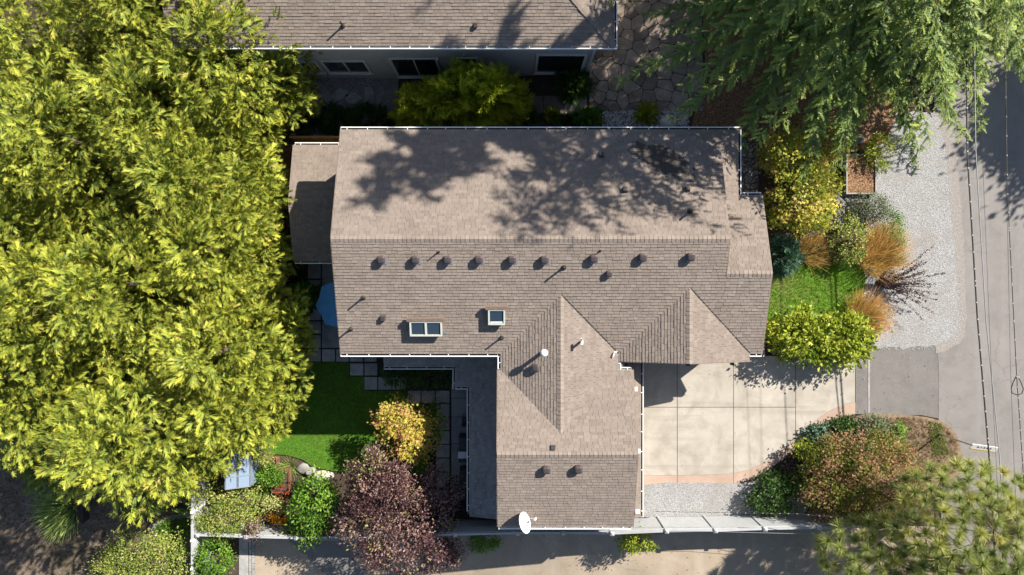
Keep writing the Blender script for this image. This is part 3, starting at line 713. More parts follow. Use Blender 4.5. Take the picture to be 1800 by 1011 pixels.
def skylight(px0, py0, px1, py1, cols_, blind):
    p, M, T = on_slope((px0 + px1) / 2, (py0 + py1) / 2, lambda x, y: fS(x, y) + .3, (0, 1))
    k = F / (CAM_H - p.z); wd = (px1 - px0) / k; ht = (py1 - py0) / k / .949
    M = Matrix.Translation(Vector((0, 0, -.3))) @ M
    c = MB().box((0, 0, .12), (wd - .06, ht - .06, .26)).build('skylight', M_FLASH, house, mw=M)
    m = MB(); z = .27; b = .075
    for x in (-wd / 2 + b / 2, wd / 2 - b / 2): m.box((x, 0, z), (b, ht, .09))
    for yy in (-ht / 2 + b / 2, ht / 2 - b / 2): m.box((0, yy, z + .001), (wd - 2 * b, b, .09))
    for i in range(1, cols_): m.box((-wd / 2 + wd * i / cols_, 0, z), (.09, ht - 2 * b, .085))
    m.build('skylight_frame', M_FRAMEC, c)
    for i in range(cols_):
        w0 = -wd / 2 + wd * i / cols_; cc = w0 + wd / cols_ / 2
        MB().box((cc, 0, .262), (wd / cols_ - .15, ht - 2 * b, .015)).build('pane', M_SKYG, c)
    if blind: MB().box((0, -ht / 2 + .13, .275), (wd - .2, .05, .02)).build('blind_rail', M_WHITE, c)
    MB().box((0, ht / 2 + .06, .24), (wd + .24, .17, .18)).build('head_flashing', M_FLASH, c)
skylight(720, 561, 777, 588, 2, False)
skylight(858, 540, 888, 568, 1, True)
p, M, T = on_slope(782, 585, fS, (0, 1)); MB().box((0, 0, .03), (.2, .1, .02)).build('flashing_tab', M_METAL, house, mw=M)

# lower roofs on the garden side (storey below)
ZL = -.4; SX = -2.21; SY = -4.115
fLS = lambda x, y: ZL + (y - SY) * SL
fLW = lambda x, y: ZL + (x - SX) * SL
slope(house, [(-6.64, SY), (SX, SY), (-.1, SY), (-.1, -2.5), (-6.64, -2.5)], fLS, (0, 1), M_SHING3, thick=.1)
slope(house, [(SX, -11.86), (-.15, -11.86), (-.15, -3.0), (SX, -3.0)], fLW, (1, 0), M_SHING3, thick=.1)
BX, BY = -2.95, -5.15
slope(house, [(BX, BY), (-.9, BY + 2.05), (BX, BY + 2.05)], lambda x, y: ZL + (x - BX) * SL + .004, (1, 0), M_SHING3, thick=.1)
rB = slope(house, [(BX, BY), (-.2, BY), (-.2, BY + 2.05), (-.9, BY + 2.05)], lambda x, y: ZL + (y - BY) * SL + .004, (0, 1), M_SHING3, thick=.1)
caps(rB, (BX, BY, ZL), (-.95, BY + 2.0, ZL + 2.0 / 3), (-h2, h2, 0), (h2, -h2, 0), M_SHING3, half=.12)
gutter(house, (-6.64, SY, ZL), (BX - .1, SY, ZL), (0, -1)); gutter(house, (BX, BY - .1, ZL), (BX, SY - .1, ZL), (-1, 0))
gutter(house, (BX + .02, BY, ZL), (SX - .1, BY, ZL), (0, -1)); gutter(house, (SX, -11.6, ZL), (SX, BY - .15, ZL), (-1, 0))
MB().prism([(-6.3, -2.8), (-6.3, -3.7), (-.3, -3.7), (-.3, -2.8)], LOW - .2, ZL + .05).build('lower_wall', M_WALL, house)
MB().prism([(-1.7, -11.5), (-.1, -11.5), (-.1, -4), (-1.7, -4)], LOW - .2, ZL + .05).build('lower_wall', M_WALL, house)
# annex at the west end
AZ = -.4; AX0, AX1 = -11.36, -7.62; AYN, AYS = 7.39, 1.37; AYR = (AYN + AYS) / 2; AS = .25
slope(house, [(AX0, AYR), (AX1, AYR), (AX1, AYN), (AX0, AYN)], lambda x, y: AZ + (AYN - y) * AS, (0, -1), M_SHING, thick=.12)
rA = slope(house, [(AX0, AYS), (AX1, AYS), (AX1, AYR), (AX0, AYR)], lambda x, y: AZ + (y - AYS) * AS, (0, 1), M_SHING, thick=.12)
caps(rA, (AX0, AYR, AZ + 3.01 * AS), (AX1, AYR, AZ + 3.01 * AS), (0, 1, -AS), (0, -1, -AS), M_SHING)
gutter(house, (AX0 + .1, AYN, AZ), (AX1, AYN, AZ), (0, 1)); gutter(house, (AX0 + .1, AYS, AZ), (AX1, AYS, AZ), (0, -1))
MB().prism([(AX0 + .5, AYS + .5), (AX1, AYS + .5), (AX1, AYN - .5), (AX0 + .5, AYN - .5)], LOW - .2, AZ + .05).build('annex_wall', M_WALL, house)
# screened strip at the east side
ENC = thing('gravel_enclosure', 'small railed enclosure of bark and gravel against the east wall of the brown house', 'enclosure', PG(1318, 300, 0))
zt = 1.0
pts = [P(1302, 250, zt), P(1334, 251, zt), P(1333, 341, zt)]
base = sheet('enclosure_floor', [(1299, 248), (1334, 248), (1334, 345), (1299, 345)], M_RIVER, .03, world=False)
base.name = 'floor_bed'; base.parent = ENC; base.matrix_parent_inverse = Matrix.Translation(-ENC.location)
MB().span(pts[0], pts[1], .05, .06).build('top_rail', M_BLACKT, ENC); MB().span(pts[1] - Vector((0, .03, 0)), pts[2], .05, .06).build('top_rail', M_BLACKT, ENC)
for a, b, n in ((pts[0], pts[1], 3), (pts[1], pts[2], 8)):
    for i in range(n + 1):
        p = a.lerp(b, i / n); MB().span(p - Vector((0, 0, .04)), (p.x, p.y, g(p.x, p.y) - .05), .04, .04, up=(1, 0, 0)).build('rail_post', M_BLACKT, ENC)

# satellite dish on the wing eave
dish = thing('satellite_dish', 'white oval satellite dish on the lower gutter of the brown roof', 'satellite dish', P(918, 918, 2.85))
dp = P(922, 919, 3.35); face = Vector((.80, .30, .50)).normalized()
ux = Vector((0, 0, 1)).cross(face).normalized(); uy = face.cross(ux)
DM = Matrix.Translation(dp) @ Matrix((ux, uy, face)).transposed().to_4x4()
m = MB(); n = 28; vs = []; rr = [.02, .15, .28, .38, .44]
for r_ in rr:
    for k in range(n):
        a = 2 * math.pi * k / n; vs.append((r_ * 1.12 * math.cos(a), r_ * math.sin(a), .32 * r_ * r_ - .03))
nv = len(vs); vs += [(x, y, z - .018) for x, y, z in vs]; fs = []
for i in range(len(rr) - 1):
    for k in range(n):
        q = (i * n + k, i * n + (k + 1) % n, (i + 1) * n + (k + 1) % n, (i + 1) * n + k); fs += [q, tuple(nv + j for j in q[::-1])]
e = (len(rr) - 1) * n; fs += [(e + k, e + (k + 1) % n, nv + e + (k + 1) % n, nv + e + k) for k in range(n)]
m.add(vs, fs); m.build('reflector', M_WHITE, dish, True, mw=DM)
MB().tube([DM @ Vector((0, -.42, -.01)), DM @ Vector((0, -.25, .5))], .018, 8).build('feed_arm', M_METAL, dish)
MB().tube([DM @ Vector((0, -.31, .47)), DM @ Vector((0, -.14, .50))], .05, 10).build('receiver', M_WHITE, dish)
MB().tube([dp - face * .05, dp - face * .16, P(912, 922, 2.95)], .025, 8).build('mast', M_METAL, dish)

# ------------------------------------------------------------------ neighbouring house
NG = -3.0; NZ = 3.2; NY = 11.25; NXR = 4.77; NXL = -16; NYM = 17.0
nb = thing('neighbour_house', 'grey sided neighbour house with brown hipped roof at the top of the photo', 'house', (-4, 15, NG))
nh = NXR - (NYM - NY)
rn = slope(nb, [(NXL, NY), (NXR, NY), (nh, NYM), (NXL, NYM)], lambda x, y: NZ + (y - NY) * SL, (0, 1), M_SHING2)
slope(nb, [(NXR, NY), (NXR, 2 * NYM - NY), (nh, NYM)], lambda x, y: NZ + (NXR - x) * SL, (-1, 0), M_SHING2)
slope(nb, [(NXL, 2 * NYM - NY), (NXR, 2 * NYM - NY), (nh, NYM), (NXL, NYM)], lambda x, y: NZ + (2 * NYM - NY - y) * SL, (0, -1), M_SHING2, e=.4)
caps(rn, (NXR, NY, NZ), (nh, NYM, NZ + (NYM - NY) * SL), (h2, h2, 0), (-h2, -h2, 0), M_SHING2, half=.16)
gutter(nb, (NXL, NY, NZ), (NXR + .13, NY, NZ), (0, -1)); gutter(nb, (NXR, NY, NZ), (NXR, 2 * NYM - NY, NZ), (1, 0))
NWY = 11.69
MB().prism([(NXL + .3, NWY), (4.05, NWY), (4.05, 2 * NYM - NWY), (NXL + .3, 2 * NYM - NWY)], NG - .3, NZ + .1).build('wall', M_NWALL, nb)
m = MB(); z = NG
while z < NZ:       # lapped siding boards, each tilted out at its lower edge
    m.add([(NXL + .3, NWY - .022, z), (4.05, NWY - .022, z), (4.05, NWY - .006, z + .15), (NXL + .3, NWY - .006, z + .15), (NXL + .3, NWY, z), (4.05, NWY, z)], [(0, 1, 2, 3), (4, 5, 1, 0)]); z += .15
m.build('siding', M_NWALL, nb, kind='stuff')
MB().box((4.05, NWY - .02, (NG + NZ) / 2), (.12, .12, NZ - NG)).build('corner_board', M_TRIM, nb)
def pw(px, py):           # a point on the neighbour's south wall
    k = NWY / (505.5 - py); return ((px - 900) * k, CAM_H - F * k)
def nwindow(px0, pyt, px1, pyb, splits, at='top'):
    (xa, zt), (_, zb) = pw(px0, pyt), pw(px0, pyb); xb = pw(px1, pyt)[0]; cxm, czm = (xa + xb) / 2, (zt + zb) / 2; wd, ht = xb - xa, zt - zb; b = .12
    m = MB()
    for x in (xa + b / 2, xb - b / 2): m.box((x, NWY - .035, czm), (b, .09, ht))
    for zz in (zt - b / 2, zb + b / 2): m.box((cxm, NWY - .036, zz), (wd - 2 * b, .09, b))
    for i in range(1, splits): m.box((xa + wd * i / splits, NWY - .03, czm), (.07, .07, ht - 2 * b))
    m.box((cxm, NWY - .06, zb - .02), (wd + .1, .14, .05))
    f = m.build('window', M_TRIM, nb)
    for i in range(splits):
        MB().box((xa + wd * (i + .5) / splits, NWY - .012, czm), (wd / splits - .1, .02, ht - 2 * b)).build('pane', M_GLASS, f)
nwindow(520, 107, 555, 126.5, 2); nwindow(561, 105.5, 641, 127, 2)
nwindow(682, 101, 768, 134, 2); nwindow(802, 100, 840, 118, 1); nwindow(943, 94.5, 1033, 127, 1)
p = pw(769, 101); MB().lathe((p[0], NWY - .12, p[1]), [(.06, 0), (.07, .14), (.03, .2)], 10).build('wall_lamp', M_WHITE, nb)
p = pw(815, 96); MB().box((p[0], NWY - .05, p[1]), (.18, .1, .25)).build('meter_box', M_NWALL, nb)
for px, py, k in ((603, 46, 1), ):
    p, M, T = on_slope(px, py, lambda x, y: NZ + (y - NY) * SL, (0, 1)); v = link('vent_pipe', ME_PIPE, M_PIPE, nb, T); link('pipe_boot', ME_BOOT, M_PIPE, v)
p, M, T = on_slope(836, 45, lambda x, y: NZ + (y - NY) * SL, (0, 1)); link('box_vent', ME_SV, M_PIPE, nb, M @ Matrix.Scale(.8, 4))

# ------------------------------------------------------------------ flagstones and side path
fp = sheet('flagstone_path', [(1040, -40), (1235, -40), (1240, 120), (1205, 200), (1030, 200), (1030, 165), (1060, 140), (1048, 85)], M_SOIL, -.005, **ST)
pts = []
for j in range(13):
    for i in range(10):
        pts.append((1022 + 25 * i + (12 if j % 2 else 0) + random.uniform(-11, 11), -50 + 22 * j + random.uniform(-10, 10)))
region = [(1036, -40), (1232, -40), (1236, 195), (1036, 195)]
for i, p in enumerate(pts):
    c = region
    for j, q in enumerate(pts):
        if i == j or abs(p[0] - q[0]) > 75 or abs(p[1] - q[1]) > 75: continue
        a, b = q[0] - p[0], q[1] - p[1]; L = math.hypot(a, b); mid = ((p[0] + q[0]) / 2 * a + (p[1] + q[1]) / 2 * b) - L * .55
        c = clip(c, a, b, mid)
        if len(c) < 3: break
    if len(c) >= 3:
        # round the corners a little
        c2 = []
        for k in range(len(c)):
            a, b, d = c[k - 1], c[k], c[(k + 1) % len(c)]
            c2 += [(b[0] + (a[0] - b[0]) * .1, b[1] + (a[1] - b[1]) * .1), (b[0] + (d[0] - b[0]) * .1, b[1] + (d[1] - b[1]) * .1)]
        h = random.uniform(.02, .05)
        MB().prism([tuple(PG(x, y, 0).xy) for x, y in c2], lambda a, b: g(a, b) - .06, lambda a, b: g(a, b) + h).build('flagstone', M_FLAG, fp)
sp = sheet('side_path', [(930, 168), (1034, 168), (1034, 202), (930, 202)], M_JOINT, -.005, **ST)
paving([(930, 168, 955, 200), (955, 168, 992, 200), (992, 168, 1032, 200)], sp, M_FLAG, 'path_slab', .6)
for k, (px, py, rx, ry, rot) in enumerate(((572, 166, .35, .8, .5), (598, 167, .75, .4, .35), (622, 173, .6, .4, 0), (648, 172, .4, .75, .05), (668, 168, .35, .6, -.3))):
    q = []
    for i in range(9):
        a = 2 * math.pi * i / 9; r_ = random.uniform(.7, 1.1); x, yv = rx * r_ * math.cos(a), ry * r_ * math.sin(a)
        q.append((x * math.cos(rot) - yv * math.sin(rot), x * math.sin(rot) + yv * math.cos(rot)))
    c = PG(px, py, 0)
    m = MB().prism([(c.x + a * .85, c.y + b * .85) for a, b in q], lambda a, b: g(a, b) - .05, lambda a, b: g(a, b) + .07)
    solid_thing('stepping_stone', ['jagged grey stepping stone nearest the golden conifers, in shaded gravel under the windows', 'long pointed grey stepping stone, second from the golden conifers in shaded gravel', 'rounded grey stepping stone in the middle of the shaded gravel row', 'upright oblong grey stepping stone right of the rounded one in shaded gravel', 'narrow grey stepping stone beside the golden bush in shaded gravel'][k], 'stepping stone', m, M_SLAB, group='stepping stones under the neighbour windows')

# timber fence by the annex
tf = thing('timber_fence', 'honey coloured timber board fence between the annex and the dark shrubs', 'fence', PG(560, 246, 0))
x0, x1 = P(548, 240, -1).x, P(597, 240, -1).x; fy = 7.95
n = 14
for i in range(n):
    xa = x0 - 1.2 + (x1 - x0 + 1.2) * i / n; wd = (x1 - x0 + 1.2) / n
    MB().box((xa + wd / 2, fy, LOW + 1.0), (wd - .012, .03, 2.0)).build('board', M_WOODF, tf)
MB().box(((x0 - 1.2 + x1) / 2, fy, LOW + 2.03), (x1 - x0 + 1.2, .12, .05)).build('cap_rail', M_WOODF, tf)

# ------------------------------------------------------------------ fences along the alley and the west side
fn = thing('garden_fence', 'long grey panelled fence with square capped posts along the alley', 'fence', (0, -12.3, -1.5))
fpx = [(347, 941), (432, 944), (520, 946), (600, 945), (690, 943), (800, 940), (910, 937.5), (990, 937), (1076, 938), (1172, 934), (1258, 933), (1345, 930), (1440, 928), (1530, 926)]
FT = []
for px, py in fpx:
    z = 0
    for _ in range(20):
        p = P(px, py, z); z = LOW * (1 - ss(-12, 9, p.x)) + 2.02
    p = P(px, py, z); FT.append(p)
for i, p in enumerate(FT):
    gz = p.z - 2.02
    MB().box((p.x, p.y, gz + .98), (.13, .13, 2.06)).build('post', M_FENCE, fn)
    MB().box((p.x, p.y, p.z + .03), (.2, .2, .035)).box((p.x, p.y, p.z + .07), (.2, .2, .05), top=.35).build('post_cap', M_FENCE, fn)
    if i + 1 < len(FT):
        q = FT[i + 1]; d = (q - p).normalized() * .07; zc = (p.z + q.z) / 2
        a, b = p + d, q - d
        MB().span((a.x, a.y, a.z - 1.0), (b.x, b.y, b.z - 1.0), .045, 1.9, up=(0, 0, 1)).build('panel', M_FENCE, fn)
        MB().span((a.x, a.y, a.z - .03), (b.x, b.y, b.z - .03), .10, .045).build('cap_rail', M_FENCE, fn)
        MB().span((a.x, a.y + .04, a.z - .25), (b.x, b.y + .04, b.z - .25), .035, .09).build('rail', M_FENCE, fn)
fw = thing('side_fence', 'tall pale fence running up from the bottom edge left of the garden hedge', 'fence', P(340, 950, -3))
pa, pb = P(338, 850, -1.0), P(338, 1100, -1.0); pb.x = pa.x
n = 5
for i in range(n):
    a = pa.lerp(pb, i / n); b = pa.lerp(pb, (i + 1) / n)
    MB().span(a + Vector((0, -.07, -1.05)), b + Vector((0, .07, -1.05)), .05, 2.1).build('panel', M_FENCE, fw)
    MB().span(a + Vector((0, -.07, .02)), b + Vector((0, .07, .02)), .11, .04).build('cap_rail', M_FENCE, fw)
    MB().box(a + Vector((0, 0, -1.0)), (.13, .13, 2.2)).build('post', M_TRIM, fw)

# ------------------------------------------------------------------ umbrella, greenhouse, planters, grill
um = thing('patio_umbrella', 'blue patio umbrella half hidden under the west roof edge', 'umbrella', (-8.93, -.85, LOW))
uc = Vector((-8.93, -.85, -.45)); ur = 1.42
for k in range(8):
    a0, a1 = 2 * math.pi * (k + .12) / 8 , 2 * math.pi * (k + 1.12) / 8
    e0 = uc + Vector((ur * math.cos(a0), ur * math.sin(a0), -.5)); e1 = uc + Vector((ur * math.cos(a1), ur * math.sin(a1), -.5))
    me_ = (e0 + e1) / 2 * .96 + uc * .04 + Vector((0, 0, .03)); h0, h1 = (uc + e0) / 2 + Vector((0, 0, .035)), (uc + e1) / 2 + Vector((0, 0, .035)); hm = (h0 + h1) / 2 - Vector((0, 0, .02))
    m = MB(); t = Vector((0, 0, -.008)); vs = [uc, h0, hm, h1, e0, me_, e1]
    fs = [(0, 1, 2), (0, 2, 3), (1, 4, 5, 2), (2, 5, 6, 3)]
    m.add(vs + [v + t for v in vs], fs + [tuple(i + 7 for i in f[::-1]) for f in fs]); m.build('canopy_panel', M_BLUE, um)
    MB().span(uc - Vector((0, 0, .03)), e0 - Vector((0, 0, .02)), .018, .018).build('rib', M_METAL, um)
MB().tube([(uc.x, uc.y, LOW), (uc.x, uc.y, uc.z + .06)], .025, 8).build('pole', M_METAL, um)
MB().lathe((uc.x, uc.y, LOW), [(.28, 0), (.28, .06), (.05, .1)], 14).build('base', M_GRILL, um)
MB().lathe((uc.x, uc.y, uc.z), [(.05, -.01), (.04, .05), (.01, .08)], 8).build('finial', M_WHITE, um)

gh = thing('greenhouse', 'small lean-to greenhouse with pale translucent panes beside the raised planters', 'greenhouse', (-14.5, -9.7, LOW))
gx0, gx1, gy0, gy1, gz0, gz1 = -15.08, -14.0, -10.62, -8.8, -.92, -1.5
fr = MB(); zf_ = lambda x: gz0 + (gz1 - gz0) * (x - gx0) / (gx1 - gx0)
for yy in (gy0, gy0 + .62, gy0 + 1.2, gy1): fr.span((gx0, yy, gz0 + .02), (gx1, yy, gz1 + .02), .05, .05)
for x in (gx0, (gx0 + gx1) / 2 - .02, gx1): fr.span((x, gy0, zf_(x) + .024), (x, gy1, zf_(x) + .024), .045, .045)
for x in (gx0, gx1):
    for yy in (gy0, (gy0 + gy1) / 2, gy1): fr.span((x, yy, LOW), (x, yy, zf_(x)), .045, .045, up=(1, 0, 0))
fr.span((gx1 + .01, gy0, -2.3), (gx1 + .01, gy1, -2.3), .04, .04)
fr.build('frame', M_METAL, gh)
ysp = [gy0, gy0 + .62, gy0 + 1.2, gy1]
for i in range(3):
    for a, b in ((gx0, (gx0 + gx1) / 2), ((gx0 + gx1) / 2, gx1)):
        m = MB(); q = [(a + .03, ysp[i] + .03), (b - .03, ysp[i] + .03), (b - .03, ysp[i + 1] - .03), (a + .03, ysp[i + 1] - .03)]
        m.prism(q, lambda x, y: zf_(x) - .0, lambda x, y: zf_(x) + .012); m.build('roof_pane', M_POLY, gh)
MB().box((gx1, (gy0 + gy1) / 2, (LOW + gz1) / 2), (.015, gy1 - gy0 - .06, gz1 - LOW - .1)).build('wall_pane', M_POLY, gh)
MB().box((gx0, (gy0 + gy1) / 2, (LOW + gz0) / 2), (.015, gy1 - gy0 - .06, gz0 - LOW - .1)).build('wall_pane', M_POLY, gh)
m = MB(); m.add([(gx0 + .03, gy0, LOW), (gx1 - .03, gy0, LOW), (gx1 - .03, gy0, gz1), (gx0 + .03, gy0, gz0), (gx0 + .03, gy0 + .012, LOW), (gx1 - .03, gy0 + .012, LOW), (gx1 - .03, gy0 + .012, gz1), (gx0 + .03, gy0 + .012, gz0)],
    [(0, 1, 2, 3), (7, 6, 5, 4), (0, 4, 5, 1), (1, 5, 6, 2), (2, 6, 7, 3), (3, 7, 4, 0)]); m.build('wall_pane', M_POLY, gh)

def planter(name, label, x0, y0, x1, y1, h, mat, soil=M_SOIL, base=None):
    zt = (PG((x0 + x1) / 2, (y0 + y1) / 2).z if base is None else base) + h
    a, b = P(x0, y1, zt), P(x1, y0, zt); c = (a + b) / 2
    t = thing(name, label, 'planter', (c.x, c.y, zt - h))
    th = .07
    for p, q in (((a.x, a.y), (b.x, a.y)), ((b.x, b.y), (a.x, b.y))):
        MB().box(((p[0] + q[0]) / 2, p[1], zt - h / 2), (b.x - a.x + th, th, h)).build('side_board', mat, t)
    for x in (a.x, b.x): MB().box((x, c.y, zt - h / 2 - .002), (th, b.y - a.y - th, h)).build('side_board', mat, t)
    MB().box((c.x, c.y, zt - h / 2 - .06), (b.x - a.x - th, b.y - a.y - th, h)).build('soil_bed', soil, t)
    return t
planter('raised_planter', 'rusty brown planter holding the orange flowers and variegated plant', 455, 884, 522, 914, .5, M_CORTEN)
planter('raised_planter', 'rusty brown planter with red flowers below the back lawn', 478, 826, 508, 866, .45, M_CORTEN)
planter('raised_planter', 'narrow rusty brown planter against the greenhouse corner', 458, 806, 486, 818, .45, M_CORTEN)
planter('raised_bed', 'grey timber raised bed of bare soil below the cedar, beside the gravel verge', 1489, 272, 1540, 340, .35, M_GREYW, M_BARK)
planter('planter_box', 'long black planter box behind the spiky plant in the dark west yard', 130, 868, 144, 918, .6, M_BLACKT)

gr = thing('grill', 'covered grill with pale side shelf under the inner gutter', 'grill', PG(812, 800))
bx = P(816, 790, -2.3); 
MB().box((bx.x, P(0, 790, -2.3).y, -2.55), (.62, 1.5, .9), top=.9).build('cover', M_GRILL, gr)
MB().box((bx.x, P(0, 838, -2.4).y, -2.6), (.55, .9, .8), top=.92).build('cabinet', M_GRILL, gr)
p = P(814, 800, -2.02); MB().box((p.x + .1, p.y, p.z), (.75, .36, .05)).build('side_shelf', M_WHITE, gr)
ch = thing('patio_chair', 'dark metal chair beside the covered grill on the patio', 'chair', PG(818, 737))
c = PG(820, 737)
for dx in (-.2, .2):
    for dy in (-.2, .2): MB().box((c.x + dx, c.y + dy, LOW + .23), (.03, .03, .46)).build('leg', M_PIPE, ch)
MB().box((c.x, c.y, LOW + .46), (.46, .46, .04)).build('seat', M_PIPE, ch); MB().box((c.x + .02, c.y - .22, LOW + .7), (.44, .04, .45)).build('backrest', M_PIPE, ch)

solid_thing('boulder', 'large cream white boulder at the lower edge of the back lawn', 'boulder', MB().blob(PG(569, 839) + Vector((0, 0, .05)), (.62, .40, .3), 3, .12), M_BOULD, True)
for i, (px, py, r_, lb) in enumerate(((533, 824, .30, 'rounded brown rock left of the white boulder on the lawn edge'), (546, 829, .26, 'small tan rock touching the white boulder on the lawn edge'))):
    solid_thing('rock', lb, 'rock', MB().blob(PG(px, py) + Vector((0, 0, .03)), (r_ * 1.3, r_, r_ * .6), 8 + i, .15), M_ROCK, True)
solid_thing('boulder', 'pale boulder under the cedar above the timber raised bed', 'boulder', MB().blob(PG(1503, 246) + Vector((0, 0, .1)), (.4, .3, .3), 5, .15), M_ROCK, True)
solid_thing('boulder', 'pointed tan boulder in the pebble strip above the brown roof', 'boulder', MB().blob(PG(1173, 216) + Vector((0, 0, .1)), (.42, .36, .3), 15, .2), M_BOULD, True)
m = MB()
for i in range(190):
    t = random.random(); px = 1506 - 40 * t + random.gauss(0, 9); py = 338 + 62 * random.random() + random.gauss(0, 3)
    r_ = random.uniform(.06, .19); p = PG(min(max(px, 1458), 1520), py); m.blob(p + Vector((0, 0, r_ * .25)), (r_ * random.uniform(.8, 1.3), r_, r_ * .7), i, .1)
m.build('river_rocks', M_ROCK, None, True, kind='stuff')
for i, (px, py) in enumerate(((1307, 872), (1314, 879))):
    solid_thing('rock', ['upper white rock at the edge of the driveway gravel bed', 'lower white rock at the edge of the driveway gravel bed'][i], 'rock', MB().blob(PG(px, py) + Vector((0, 0, .04)), (.18, .12, .1), 30 + i, .1), M_WHITE, True)
# pebbles lying on the gravel
def pebbles(name, poly, n, r0, r1, mat=M_PEB):
    me = MB(); X = [p[0] for p in poly]; Y = [p[1] for p in poly]; V = []; Fc = []; k = 0
    while k < n:
        px, py = random.uniform(min(X), max(X)), random.uniform(min(Y), max(Y))
        if not pip(px, py, poly): continue
        p = PG(px, py); r_ = random.uniform(r0, r1); a = random.uniform(0, 6.3); ca, sa = math.cos(a) * r_, math.sin(a) * r_; q = random.uniform(.6, 1)
        me.add([(p.x + ca, p.y + sa, p.z + .005), (p.x - sa * q, p.y + ca * q, p.z + .005), (p.x - ca, p.y - sa, p.z + .005), (p.x + sa * q, p.y - ca * q, p.z + .005), (p.x + ca * .15, p.y + sa * .2, p.z + r_ * .75)], [(0, 1, 4), (1, 2, 4), (2, 3, 4), (3, 0, 4)]); k += 1
    me.build(name, mat, None, kind='stuff')
def pip(x, y, poly):
    r_ = False; n = len(poly)
    for i in range(n):
        a, b = poly[i], poly[i - 1]
        if (a[1] > y) != (b[1] > y) and x < (b[0] - a[0]) * (y - a[1]) / (b[1] - a[1]) + a[0]: r_ = not r_
    return r_
pebbles('verge_gravel', [(1530, 255), (1668, 255), (1694, 560), (1682, 606), (1640, 615), (1535, 615)], 9000, .012, .034)
pebbles('bed_gravel', [(1130, 857), (1330, 850), (1390, 870), (1380, 905), (1130, 905)], 3000, .015, .035)
pebbles('side_yard_pebbles', [(1060, 196), (1210, 190), (1212, 226), (1058, 226)], 900, .03, .09)
pebbles('west_bed_pebbles', [(550, 180), (700, 170), (700, 226), (548, 240)], 700, .02, .06)
pebbles('west_bed_pebbles', [(550, 140), (700, 140), (700, 170), (550, 180)], 130, .02, .07)

# small things in the west yard
ed = MB(); pp = [PG(x, y, .05) for x, y in curve([(268, 927), (285, 918), (300, 911), (318, 907), (337, 903)], 4, True)[:17]]
for a, b in zip(pp[:-1], pp[1:]): ed.span(a, b, .28, .14)
solid_thing('concrete_edging', 'curved concrete edging strip above the round bush in the west yard', 'edging', ed, M_SLAB)
fb = thing('fire_bowl', 'round black wire bowl beside the side fence in the west yard', 'fire bowl', PG(326, 886))
p = PG(326, 886); MB().lathe(p, [(.1, .02), (.35, .2), (.42, .4), (.40, .4), (.33, .22), (.1, .06)], 18).build('bowl', M_GRILL, fb, True)
for k in range(3):
    a = k * 2.1; MB().span(p + Vector((.3 * math.cos(a), .3 * math.sin(a), 0)), p + Vector((.22 * math.cos(a), .22 * math.sin(a), .2)), .03, .03, up=(1, 0, .3)).build('leg', M_PIPE, fb)
solid_thing('string_line', 'thin pale string stretched low over the dark yard left of the spiky plant', 'string', MB().tube([PG(20, 940, .25), PG(55, 908, .22), PG(86, 872, .3)], .012, 5), M_WIREW)
tr = thing('metal_trellis', 'small black metal trellis leaning by the grey fence under the orange flowers', 'trellis', PG(492, 925))
for k in range(4): MB().span(P(484 + 7 * k, 936, -1.5), P(490 + 7 * k, 918, -1.5), .02, .02).build('upright_bar', M_PIPE, tr)
for k in range(3): MB().span(P(480, 934 - 6 * k, -1.47), P(512, 932 - 6 * k, -1.47), .02, .02).build('cross_bar', M_PIPE, tr)

# ------------------------------------------------------------------ street sign, cables, poles
sg = thing('street_sign', 'white street sign with an ochre lower edge on a thin pole at the corner', 'sign', PG(1651, 763))
b = PG(1651, 763); ztop = 2.55
MB().tube([b, (b.x, b.y, ztop)], .04, 8).build('pole', M_METAL, sg)
sa, sb = P(1692, 776, 2.0), P(1736, 783, 2.25)
sc = Vector((b.x + .04, b.y, 0))
tp = (b.x + .03, b.y - .04)
board = MB().box((b.x + .62, b.y - .16, 2.42), (1.25, .03, .34), Matrix.Rotation(R(-8), 3, 'Z') @ Matrix.Rotation(R(-58), 3, 'X')).build('sign_board', M_SIGN, sg)
BM = Matrix.Translation((b.x + .62, b.y - .16, 2.42)) @ (Matrix.Rotation(R(-8), 3, 'Z') @ Matrix.Rotation(R(-58), 3, 'X')).to_4x4()
MB().box((0, -.018, -.13), (1.22, .012, .07)).build('ochre_stripe', M_SIGNY, board, mw=BM)
for k, wd in enumerate((.07, .03, .06, .08, .05)): MB().box((-.3 + k * .15, -.018, .04), (wd, .01, .08)).build('letter_mark', M_GRILL, board, mw=BM)

def cable(name, label, pts, rad, mat, lash=None, group=None):
    V = [P(*p) for p in pts]; n = 10; out = []
    for i in range(len(V) - 1):
        for k in range(n): out.append(V[i].lerp(V[i + 1], k / n))
    out.append(V[-1]); t = thing(name, label, 'cable', V[0])
    if group: t['group'] = group
    MB().tube(out, rad, 6).build('cable_core', mat, t)
    if lash:
        L = 0; m = MB()
        for a, b in zip(out[:-1], out[1:]):
            L += (b - a).length
            d = (b - a).length; k = 0
            while k < d:
                p = a.lerp(b, k / d); q = a.lerp(b, min(1, (k + .06) / d)); m.span(p + Vector((0, 0, .004)), q + Vector((0, 0, .004)), rad * 2.1, rad * 2.1); k += random.uniform(.5, 1.6)
        m.build('lashing', lash, t, kind='stuff')
    return t
cable('overhead_cable', 'thick black overhead cable with white lashing, left of the cables over the road', [(1690, -900, 4.6), (1700, 265, 3.95), (1718, 560, 3.95), (1741, 830, 4.0), (1800, 2000, 4.6)], .034, M_WIRE, M_WIREW)
cable('overhead_cable', 'pale overhead cable just right of the thick black cable over the road', [(1700, -900, 4.9), (1715, 262, 4.3), (1733, 560, 4.3), (1757, 800, 4.3), (1830, 2000, 4.9)], .024, M_WIREW)
